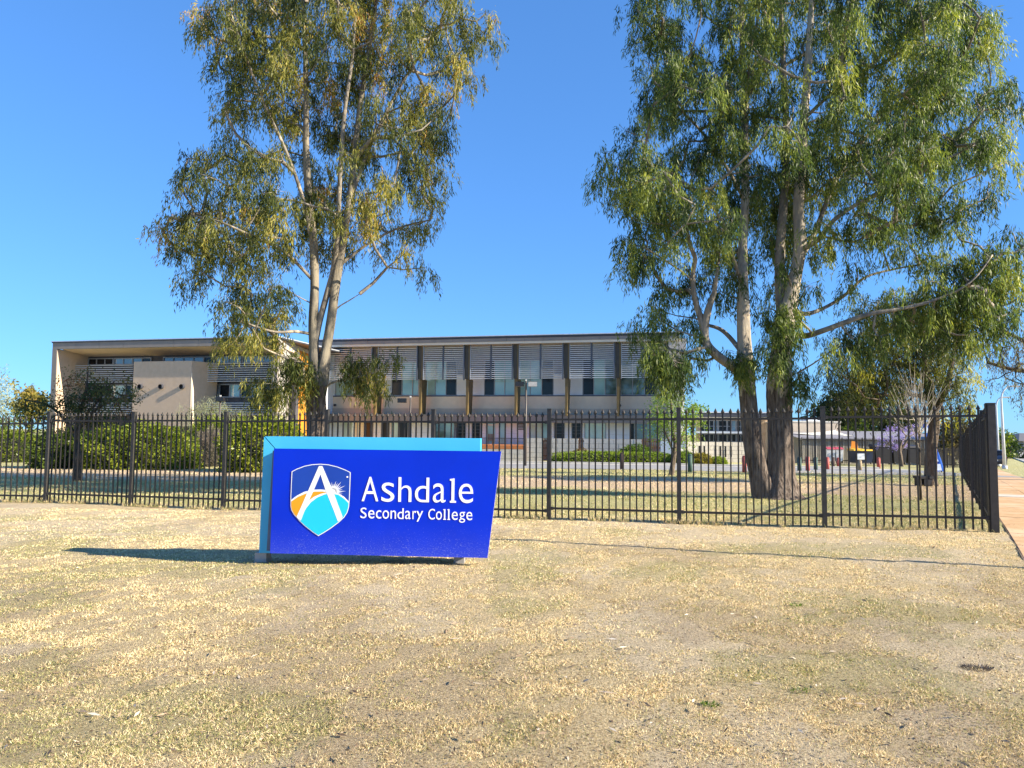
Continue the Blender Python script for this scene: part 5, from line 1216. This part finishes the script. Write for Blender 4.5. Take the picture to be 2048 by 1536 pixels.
tR = tree('gum_tree', 'largest gum tree, pale leaning trunk and thick dark trunk rising from one foot', 'tree', (bR.x, YR, gzf(bR.x, YR)), [[(p, r*(.78 if i_ > 5 else 1)*(1 if p.z < 5 else .82)) for p, r in P3(s, YR)] for i_, s in enumerate(stR)], clR, L_green, B_gumR, B_limb,
     per=26, tassels=13, cr=.35, tone=.42, tsd=.2, amp=.05, L=(.11, .21), W=(.018, .030), droop=.52, spread=.11)
# ---- shady tree by the bench
b3 = gp(1860, 972); Y3 = b3.y
st3 = [[(1862, 980, 17), (1861, 960, 12), (1862, 900, 10), (1868, 850, 10), (1866, 810, 9), (1856, 770, 8), (1850, 730, 6), (1845, 660, 4)],
       [(1866, 830, 7), (1890, 780, 6, -.3), (1905, 720, 4, -.4), (1915, 650, 3)],
       [(1852, 760, 6), (1820, 735, 5, .4), (1770, 720, 4, .6), (1710, 700, 3)],
       [(1862, 800, 5), (1830, 790, 4, -.5), (1770, 790, 3, -.7), (1720, 780, 2)]]
cl3 = clumps_in([(1645, 690), (1665, 640), (1720, 600), (1780, 572), (1850, 572), (1925, 600), (1955, 650), (1950, 720), (1945, 800), (1938, 835), (1880, 838), (1870, 800), (1800, 845), (1720, 850), (1665, 820), (1645, 760)], Y3, 22, [(1905, 690, 14, 10), (1850, 705, 14, 10), (1830, 770, 14, 8)], 2.6)
tree('shady_tree', 'dense dark olive tree with a leaning brown trunk beside the blue banner', 'tree', b3, [P3(s, Y3) for s in st3], cl3, L_shady, B_dull, B_dull, per=18, tassels=13, cr=.45, tone=.42, tsd=.17, L=(.10, .18), W=(.022, .034), toner=lambda c: .38 if at(1890, 700, Y3).x < c.x and c.z < 5 and random.random() < .75 else 0)  # toner puts sunlit yellow into the leaf colour low on the right
# ---- tree leaning in from the right
Y4 = 33.0; b4 = at(2165, 940, Y4); b4.z = gzf(b4.x, b4.y)
st4 = [[(2165, 950, 15), (2160, 880, 12), (2140, 800, 11), (2120, 730, 9), (2100, 660, 6)], [(2130, 780, 6), (2080, 745, 5), (2030, 740, 4), (1975, 725, 2.5)], [(2120, 740, 5), (2060, 690, 4), (2000, 660, 3), (1960, 650, 2)]]
cl4 = clumps_in([(1930, 650), (1980, 615), (2060, 620), (2200, 600), (2260, 700), (2240, 820), (2130, 850), (2050, 825), (2030, 815), (2010, 780), (1965, 765), (1940, 720)], Y4, 24, [(2000, 735, 20, 10), (2030, 770, 16, 12)], 2.0)
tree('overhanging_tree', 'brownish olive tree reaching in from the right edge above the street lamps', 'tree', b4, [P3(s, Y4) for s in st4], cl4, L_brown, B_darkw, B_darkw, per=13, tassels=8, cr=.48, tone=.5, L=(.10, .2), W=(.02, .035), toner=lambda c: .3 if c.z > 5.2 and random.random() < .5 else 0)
# ---- young green tree in the middle
b5 = gp(1343, 950); Y5 = b5.y
st5 = [[(1342, 952, 6), (1347, 920, 4.5), (1350, 890, 3.5), (1345, 850, 2.5), (1342, 800, 1.5)], [(1348, 910, 3), (1362, 880, 2.5), (1375, 840, 1.5)], [(1347, 905, 2.5), (1335, 875, 2), (1320, 840, 1.2)]]
cl5 = clumps_in([(1292, 800), (1312, 785), (1335, 770), (1355, 785), (1402, 800), (1402, 880), (1372, 892), (1345, 898), (1312, 885), (1296, 840)], Y5, 15, [(1372, 815, 8, 12)], 1.3)
tree('young_tree', 'young bright green tree standing before the right end of the main block', 'tree', b5, [P3(s, Y5) for s in st5], cl5, L_bright, B_dull, B_dull, per=12, tassels=8, cr=.36, tone=.5, L=(.07, .13), W=(.04, .06), droop=.2, spread=.2, down=.3, rtip=.005)
# ---- dark leaved small tree at the left
b6 = gp(155, 962); Y6 = b6.y
st6 = [[(155, 965, 9), (156, 920, 6.5), (154, 870, 5.5), (158, 830, 4), (170, 790, 2.5), (176, 745, 1.5)], [(155, 880, 4), (130, 840, 3), (95, 810, 2), (50, 800, 1)], [(156, 860, 4), (190, 820, 3), (230, 800, 2), (270, 790, 1)], [(157, 845, 3), (205, 790, 2), (215, 755, 1)]]
cl6 = clumps_in([(20, 820), (60, 800), (105, 770), (120, 750), (165, 735), (215, 745), (245, 755), (290, 780), (262, 820), (250, 845), (190, 870), (110, 850), (60, 845)], Y6, 21, [(150, 785, 18, 10), (215, 815, 20, 9), (90, 815, 14, 6)], 1.4)
tree('small_tree', 'small spreading tree with burgundy green leaves before the left wing', 'tree', b6, [P3(s, Y6) for s in st6], cl6, L_burg, B_darkw, B_darkw, per=12, tassels=8, cr=.33, tone=.45, tsd=.22, L=(.08, .14), W=(.035, .05), droop=.2, spread=.17, down=.5, rtip=.005)
# ---- trees far behind
def fartree(name, label, poly, Y, leaf, step, base, L=(.3, .5), W=(.16, .26), cr=.7, thick=3, tone=.45, per=10, tassels=6, group=None, droop=.3, bark=B_darkw, tsd=.16):
    cl = clumps_in(poly, Y, step, [], thick); bx, by = base; b = at(bx, by, Y); b.z = gzf(b.x, b.y)
    ty = min(p[1] for p in poly); cx = sum(p[0] for p in poly)/len(poly); my = (max(p[1] for p in poly)+ty)/2
    sx = [(b+Vector((0, 0, -.1)), .22*Y/70), (at(bx, (by+my)/2, Y), .18*Y/70), (at((bx+cx)/2, my, Y), .12*Y/70), (at(cx, (ty+my)/2, Y), .05*Y/70)]
    return tree(name, label, 'tree', b, [sx], cl, leaf, bark, bark, per=per, tassels=tassels, cr=cr, tone=tone, tsd=tsd, L=L, W=W, droop=droop, spread=cr*.4, group=group, down=.3, rtip=.01, rmax=.1)
fartree('pine_tree', 'dark pointed pine behind the tan block building', [(1612, 842), (1622, 815), (1645, 795), (1668, 778), (1700, 772), (1745, 790), (1760, 830), (1750, 875), (1690, 880), (1640, 845)], 92, L_pine, 9, (1690, 905))
fartree('far_tree', 'dark tree mass above the corrugated shed roof behind the purple blossom', [(1735, 880), (1745, 840), (1790, 815), (1830, 818), (1845, 850), (1842, 885)], 84, L_pine, 10, (1790, 905))
fartree('far_tree', 'brown olive bushy tree behind the shady tree, by the far fence', [(1875, 905), (1880, 850), (1900, 830), (1930, 835), (1940, 880), (1930, 912)], 66, L_brown, 10, (1905, 925), tone=.6)
fartree('far_tree', 'yellow-green tree behind the shed, left of the shady tree', [(1680, 880), (1684, 855), (1710, 845), (1735, 850), (1745, 880)], 82, L_hedge, 9, (1710, 905), tone=.3)
fartree('street_tree', 'round green street tree left of the two street lamps', [(1982, 912), (1984, 872), (1996, 862), (2008, 870), (2012, 905), (2004, 915)], 98, L_hedge, 8, (1997, 925), tone=.25)
fartree('street_tree', 'round green street tree right of the two street lamps', [(2004, 912), (2006, 870), (2016, 857), (2031, 868), (2034, 895), (2022, 916)], 104, L_hedge, 8, (2018, 922), tone=.3)
fartree('street_tree', 'low leafy street tree in front of the distant house', [(2030, 915), (2032, 902), (2044, 896), (2070, 900), (2075, 915)], 100, L_pine, 8, (2050, 922), tone=.7)
fartree('far_tree', 'green tree top showing between the young tree and the low building', [(1366, 850), (1372, 812), (1390, 805), (1404, 815), (1404, 850)], 88, L_bright, 9, (1385, 900), tone=.35)
fartree('far_tree', 'yellow and orange tree beyond the left edge of the school wing', [(28, 835), (30, 790), (42, 768), (60, 764), (78, 775), (98, 800), (100, 835)], 80, L_yel, 10, (60, 900), tone=.45)
fartree('far_tree', 'pale green feathery tree at the far left edge', [(-60, 850), (-60, 735), (-20, 730), (8, 742), (22, 765), (30, 800), (32, 850)], 60, L_pale, 14, (-15, 920), L=(.15, .3), W=(.05, .08), tone=.5, droop=.8)
fartree('far_tree', 'dark green tree low at the left edge behind the hedge', [(-80, 870), (-60, 830), (0, 822), (60, 835), (90, 850), (88, 880), (0, 900)], 52, L_hedge, 16, (0, 920), L=(.14, .24), W=(.08, .12), tone=.15)
# ---- shrubs
def shrub(name, label, px0, px1, y0, y1, depth, leaf, n_, L, W, Y=None, tone=.5, tsd=.15, pw=3.0, core=True, cat='shrub', lump=.12, group=None, updir=.2):
    pm = (px0+px1)/2
    if Y is None: b = gp(pm, y1); Y = b.y+depth*.45
    x0, x1 = at(px0, (y0+y1)/2, Y).x, at(px1, (y0+y1)/2, Y).x; zb = gzf((x0+x1)/2, Y-depth*.4)-.02; zt = at(pm, y0, Y-depth*.2).z
    c = Vector(((x0+x1)/2, Y, zb)); t = thing(name, c, label, cat, group); hx, hy, hz = (x1-x0)/2, depth/2, zt-zb
    th = rng.uniform(0, 2*np.pi, n_); ph = np.arccos(rng.random(n_)**1.0); d = np.stack([np.cos(th)*np.sin(ph), np.sin(th)*np.sin(ph), np.cos(ph)], 1)
    r = (np.abs(d)**pw).sum(1)**(-1/pw)
    lm = 1+lump*(np.sin(d[:, 0]*7+1)*np.sin(d[:, 1]*6+d[:, 2]*9)+.6*np.sin(d[:, 0]*17+d[:, 2]*13)*np.cos(d[:, 1]*15+2))
    P = d*r[:, None]*lm[:, None]*(1-.22*rng.random(n_)**1.6)[:, None]*[hx, hy, hz]
    D = unit(d*[1, 1, .6]+rng.normal(size=d.shape)*.7+[0, 0, updir]); tn = np.clip(rng.normal(tone, tsd, n_)+.12*(lm-1)/max(lump, .01)*.5, 0, 1)
    V, F_ = blades(P, D, rng.uniform(*L, n_), rng.uniform(*W, n_), .1)
    o = inst('foliage', npmesh('foliage', V, F_, leaf, tn), t, c); o['kind'] = 'stuff'
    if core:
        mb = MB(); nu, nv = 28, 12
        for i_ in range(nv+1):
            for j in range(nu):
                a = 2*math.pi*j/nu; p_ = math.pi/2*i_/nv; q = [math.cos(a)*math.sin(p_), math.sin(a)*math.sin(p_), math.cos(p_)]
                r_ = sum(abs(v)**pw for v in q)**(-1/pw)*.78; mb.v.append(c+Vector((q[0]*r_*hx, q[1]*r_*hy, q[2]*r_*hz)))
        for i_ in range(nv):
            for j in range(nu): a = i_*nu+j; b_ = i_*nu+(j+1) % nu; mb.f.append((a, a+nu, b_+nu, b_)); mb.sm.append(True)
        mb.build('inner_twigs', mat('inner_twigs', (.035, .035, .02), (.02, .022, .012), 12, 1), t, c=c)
    else:
        mb = MB()
        for _ in range(26):
            a = random.uniform(0, 6.28); e = c+Vector((math.cos(a)*hx*random.uniform(.2, .8), math.sin(a)*hy*.6, hz*random.uniform(.5, .9))); m_ = (c+e)/2+Vector((0, 0, .2*hz)); mb.tube([c+Vector((math.cos(a)*.1, 0, 0)), m_, e], [.03, .02, .008], 5, cap=False)
        mb.build('stems', B_darkw, t, c=c)
    return t
shrub('hedge', 'broad rounded yellow-green hedge at the left, behind the small spreading tree', 172, 388, 852, 940, 4.2, L_hedge, 15000, (.10, .19), (.07, .11), tone=.5)
shrub('hedge', 'darker green hedge at the far left, joining the broad rounded hedge', 84, 196, 862, 938, 4.0, L_hedge, 8000, (.10, .19), (.07, .11), tone=.2)
shrub('hedge', 'sparse sunlit hedge at the left edge of the lawn', -90, 84, 862, 925, 4.0, L_hedge, 7000, (.12, .2), (.07, .11), tone=.45)
shrub('hedge', 'yellow-green hedge directly left of the blue sign, lit on top', 452, 612, 838, 945, 4.2, L_hedge, 10000, (.10, .19), (.07, .11), tone=.6)
shrub('hedge', 'yellow-green hedge between the dry grey bush and the weeping shrub', 378, 470, 840, 905, 3.0, L_hedge, 5500, (.10, .19), (.07, .11), tone=.5, Y=gp(420, 928).y+2.6)
shrub('dry_bush', 'bare grey twiggy bush between the two hedges', 388, 455, 862, 934, 2.2, L_grey, 6500, (.15, .4), (.012, .02), tone=.5, pw=2.2, updir=.5)
shrub('dry_bush', 'grey twiggy bush at the foot of the hedge left of the blue sign', 470, 530, 880, 944, 1.8, L_grey, 4500, (.15, .4), (.012, .02), tone=.45, pw=2.2, updir=.5)
# weeping shrub: arching strands
bw = gp(420, 925); Yw = bw.y+3.2
clw = clumps_in([(358, 835), (366, 815), (395, 795), (425, 790), (460, 800), (490, 815), (505, 835), (480, 850), (380, 850)], Yw, 12, [], 1.2)
tree('weeping_shrub', 'pale green weeping shrub in front of the tan box, above the hedge', 'shrub', (bw.x, Yw, gzf(bw.x, Yw)), [[(Vector((bw.x, Yw, gzf(bw.x, Yw))), .1), (at(425, 850, Yw), .08), (at(425, 810, Yw), .04)]], clw, L_pale, B_darkw, B_darkw, per=22, tassels=9, cr=.3, tone=.5, L=(.12, .25), W=(.012, .02), droop=1.2, spread=.3, rtip=.004)
YW = lambda px, o: FM.hit(px, 900, OW+o).y
shrub('low_hedge', 'low bright green hedge along the driveway kerb', 1106, 1346, 905, 929, 2.2, L_ground, 9000, (.10, .18), (.06, .10), tone=.6, pw=5, lump=.08, Y=YW(1226, 3.2))
shrub('low_hedge', 'short end of low green planting right of the young tree', 1346, 1372, 907, 930, 1.8, L_ground, 2000, (.10, .18), (.06, .10), tone=.5, pw=4, Y=YW(1360, 3.0))
shrub('round_bush', 'round dark green bush rising behind the low hedge', 1234, 1310, 891, 920, 2.6, L_ground, 4500, (.10, .16), (.05, .09), tone=.25, pw=2.2, Y=YW(1272, 1.6))
shrub('round_bush', 'reddish green low bush at the left end of the low hedge', 1130, 1196, 901, 922, 2.0, L_burg, 3500, (.10, .16), (.05, .09), tone=.75, pw=2.2, Y=YW(1163, 1.9))
shrub('ground_shrub', 'orange-tinged ground shrub in the bed by the slotted wall', 1376, 1425, 908, 927, 2.2, L_yel, 3500, (.10, .16), (.04, .07), tone=.3, pw=2.4, Y=gp(1400, 928).y)
shrub('ground_shrub', 'low yellow-green shrub tailing off along the driveway by the slotted wall', 1420, 1452, 915, 928, 2.0, L_ground, 2200, (.10, .16), (.04, .07), tone=.7, pw=2.4, Y=gp(1400, 928).y)
shrub('small_bush', 'small dark bush under the notice board', 1360, 1385, 903, 920, 1.8, L_ground, 1600, (.10, .16), (.05, .08), tone=.2, pw=2.2, Y=YW(1372, 1.5))
# jacaranda
b7 = gp(1803, 933); Y7 = b7.y
st7 = [[(1803, 934, 4.5), (1801, 915, 4), (1799, 900, 3.5), (1803, 885, 2), (1815, 870, 1.2)], [(1800, 903, 2.8), (1790, 893, 2), (1776, 888, 1.2)], [(1801, 900, 2.5), (1812, 885, 2), (1820, 872, 1.2)]]
cl7 = [at(x+random.uniform(-6, 6), y+random.uniform(-5, 5), Y7+random.uniform(-.8, .8)) for x, y in ((1783, 858), (1790, 855), (1776, 862), (1768, 888), (1778, 882), (1786, 888), (1816, 850), (1820, 858), (1824, 848), (1830, 862), (1806, 868), (1800, 862), (1810, 890), (1795, 872), (1765, 880), (1834, 866), (1788, 892), (1812, 862)) for _ in range(2)]
tree('jacaranda_tree', 'small purple-flowering tree standing before the black skips', 'tree', b7, [P3(s, Y7) for s in st7], cl7, L_lilac, B_dull, B_dull, per=12, tassels=5, cr=.22, tone=.55, L=(.06, .10), W=(.05, .07), droop=.12, spread=.14, down=.1, rtip=.01)
# bare sapling
b8 = gp(1842, 1001); Y8 = b8.y
t = thing('bare_sapling', b8, 'leafless sapling with whitish fanned twigs near the fence corner', 'tree')
mb = MB(); mb.tube([q[0] for q in P3([(1842, 1002, 3), (1840, 960, 2.2), (1839, 900, 2), (1839, 850, 1.6)], Y8)], [.035, .026, .022, .018], 8); mb.build('trunk', B_darkw, t)
mb = MB(); B_wtw = mat('pale_twig', (.40, .35, .29), (.28, .24, .19), 8, .9)
for k in range(26):
    s_ = at(1839, random.uniform(835, 900), Y8); e = at(1839+random.uniform(-62, 55), random.uniform(742, 850), Y8+random.uniform(-.9, .9)); m_ = (s_+e)/2+Vector((random.uniform(-.1, .1), 0, random.uniform(-.15, .05)))
    mb.tube([s_, m_, e], [.011, .008, .003], 4, cap=False)
    for _ in range(2):
        f_ = e+Vector((random.uniform(-.35, .35), random.uniform(-.2, .2), random.uniform(-.05, .4))); mb.tube([m_, (m_+f_)/2+Vector((0, 0, .05)), f_], [.006, .005, .002], 4, cap=False)
mb.build('twigs', B_wtw, t)

# ================================================================== DRY GRASS, LITTER
def grassfield(n_, ylo, yhi, L0, L1, seed):
    g = np.random.default_rng(seed)
    y = ylo*(yhi/ylo)**g.random(n_); x = (g.random(n_)*2-1)*(y*.76+.6)
    bare, soil, green = wear(x, y)
    keep = g.random(n_) > np.clip(bare*.6+soil*.18, 0, .9)
    tuft = fbm(x, y, 7.0, 3, 5.5); keep &= g.random(n_) < np.clip((tuft-.28)*4.5, .40, 1)
    # not on the footpath or beyond the front fence
    lat = (x-C0[0])*SN.x+(y-C0[1])*SN.y; keep &= lat < .15+.2*g.random(n_)
    x, y, green, tuft, soil = x[keep], y[keep], green[keep], tuft[keep], soil[keep]; m = len(x)
    P = np.stack([x, y, gz(x, y)+np.clip(1-(y-13)/6, 0, 1)*.010*np.sin(x*2.3+y*1.1)*np.sin(y*2.9-x*.7)-.002], 1)
    D = unit(np.stack([g.normal(size=m), g.normal(size=m), np.abs(g.normal(size=m))*.95+.12], 1))
    sc = np.clip(y/4.5, .8, 3.2); Ls = g.uniform(L0, L1, m)*(.75+.6*tuft); W_ = g.uniform(.0024, .0046, m)*sc
    tn = np.clip(.62+.10*np.clip((y-8.6)/2, 0, 1)+g.normal(size=m)*.22-.2*(tuft < .42)-.14*soil, .31, 1); gi = g.random(m) < green*.34+.05; tn[gi] = g.uniform(.0, .3, gi.sum())
    side_ = unit(np.cross(D, unit(g.normal(size=(m, 3))))); V = np.stack([P-side_*W_[:, None]*.6, P+side_*W_[:, None]*.6, P+D*Ls[:, None]], 1).reshape(-1, 3)
    return V, np.arange(3*m).reshape(-1, 3), tn
L_straw = leafmat('dry_grass_blades', [(0, (.20, .22, .06)), (.30, (.42, .41, .17)), (.34, (.26, .17, .085)), (.5, (.56, .42, .235)), (.72, (.90, .73, .43)), (1, (.98, .85, .56))], trans=.25, rough=.7)
V, F_, tn = grassfield(1150000, 2.75, 15.5, .009, .026, 3)
tag(inst('dry_grass', npmesh('dry_grass', V, F_, L_straw, tn, k=3), None, (0, 0, 0)), 'short bleached dry grass covering the lawn before the fence', 'grass', kind='stuff')
# greener grass behind the fence, thick enough to give the lawn a nap
n_ = 150000; g = np.random.default_rng(5); y = 11.5*(42/11.5)**g.random(n_); x = (g.random(n_)*2-1)*(y*.76+.6)
s_ = ((x-C0[0])*.26+(y-C0[1])); lat = (x-C0[0])*SN.x+(y-C0[1])*SN.y; kp = (s_ > .25)&(lat < -.1)&(fbm(x, y, 1.3, 4, 8) > .42); x, y = x[kp], y[kp]; m = len(x)
s_ = x*.26+y; red = ((s_ > 23)&(s_ < 32))
P = np.stack([x, y, gz(x, y)-.003], 1); D = unit(np.stack([g.normal(size=m), g.normal(size=m), np.abs(g.normal(size=m))+.5], 1)); sc = np.clip(y/8, 1, 4)
tn = np.where(g.random(m) < np.where(red, .12, .55), g.uniform(0, .3, m), g.uniform(.4, .8, m)); kp = ~red | (g.random(m) < .35); 
V, F_ = blades(P[kp], D[kp], (g.uniform(.025, .05, m)*np.sqrt(sc))[kp], (g.uniform(.004, .007, m)*sc)[kp])
tag(inst('lawn_grass', npmesh('lawn_grass', V, F_, L_straw, tn[kp]), None, (0, 0, 0)), 'patchy green and straw grass inside the school fence', 'grass', kind='stuff')
# fallen leaves and bark strips, plus tiny dark crumbs standing for fine shadows
m = 16000; g = np.random.default_rng(9); y = 2.9*(13/2.9)**g.random(m); x = (g.random(m)*2-1)*(y*.75+.3); P = np.stack([x, y, gz(x, y)+.012+.01*g.random(m)], 1)
D = unit(np.stack([g.normal(size=m), g.normal(size=m), g.normal(size=m)*.12], 1)); big = g.random(m) < .05; L_ = np.where(big, g.uniform(.03, .085, m)*np.where(g.random(m) < .08, 1.8, 1), g.uniform(.008, .026, m)); W_ = np.where(big, g.uniform(.007, .015, m), g.uniform(.003, .008, m)); P[:, 2] += np.where(big, 0, .006)
nor = unit(np.array([0, 0, 1.])+g.normal(size=(m, 3))*.3); sd = unit(np.cross(D, nor)); V = np.stack([P, P+D*L_[:, None]*.45+sd*W_[:, None]/1.6, P+D*L_[:, None], P+D*L_[:, None]*.45-sd*W_[:, None]/1.6+nor*.004], 1).reshape(-1, 3)
L_lit = leafmat('gum_leaf_and_shade_crumbs', [(0, (.10, .065, .04)), (.5, (.40, .28, .18)), (1, (.74, .64, .50))], trans=.1, rough=.6)
tag(inst('leaf_litter_shade_crumbs', npmesh('leaf_litter_shade_crumbs', V, np.arange(4*m).reshape(-1, 4), L_lit, np.where(big, g.random(m), g.random(m)**2*.55)), None, (0, 0, 0)), 'scattered dry gum leaves and bark flakes on the grass, with tiny dark crumbs standing for fine shadows', 'leaf litter', kind='stuff')
def tuft(px, py, n_, r_, h, leaf, label, tone=.3, name='grass_tuft'):
    b = gp(px, py); g = np.random.default_rng(px); a = g.uniform(0, 6.28, n_); q = r_*np.sqrt(g.random(n_)); P = np.stack([np.cos(a)*q, np.sin(a)*q*.6, np.zeros(n_)+.002], 1)
    D = unit(np.stack([np.cos(a)*.8, np.sin(a)*.8, .35+g.random(n_)], 1)); V, F_ = blades(P, D, g.uniform(.4, 1, n_)*h, g.uniform(.004, .008, n_)); 
    tag(inst(name, npmesh(name, V, F_, leaf, np.clip(g.normal(tone, .15, n_), 0, 1)), None, b), label, 'grass tuft')
tuft(1955, 1338, 200, .10, .035, L_grey, 'small dry dark tuft on the bare sand at the lower right')
# longer grass left by the mower at the foot of the fence
g = np.random.default_rng(21); m = 16000; t_ = g.random(m); A_, B_ = Vector(pts[0]), Vector((C0[0], C0[1], 0)); x = A_.x+(B_.x-A_.x)*t_; y = A_.y+(B_.y-A_.y)*t_+g.normal(size=m)*.05
kp = fbm(x*3, y*3, 1.0, 4, 2) > .47; x, y = x[kp], y[kp]; m = len(x)
P = np.stack([x, y, gz(x, y)-.003], 1); V, F_ = blades(P, unit(np.stack([g.normal(size=m)*.6, g.normal(size=m)*.6, np.abs(g.normal(size=m))+.6], 1)), g.uniform(.03, .11, m), g.uniform(.004, .009, m))
tag(inst('fence_grass', npmesh('fence_grass', V, F_, L_straw, np.where(g.random(m) < .4, g.uniform(0, .28, m), g.uniform(.36, .8, m))), None, (0, 0, 0)), 'longer unmown grass along the foot of the front fence', 'grass', kind='stuff')
tuft(1590, 1212, 60, .07, .04, L_bright, 'tiny green sprig lying on the straw in the middle right')
tuft(1600, 1383, 60, .06, .03, L_ground, 'small green weed on the dry lawn right of centre, near the bottom')
tuft(1420, 1412, 70, .05, .035, L_ground, 'tiny green weed below the middle of the lawn')
tuft(363, 1001, 120, .12, .28, L_pale, 'pale grass tuft at the fence foot, left of the sign', .3)
tuft(90, 1002, 90, .12, .22, L_burg, 'reddish weed at the foot of the second fence post from the left', .8)
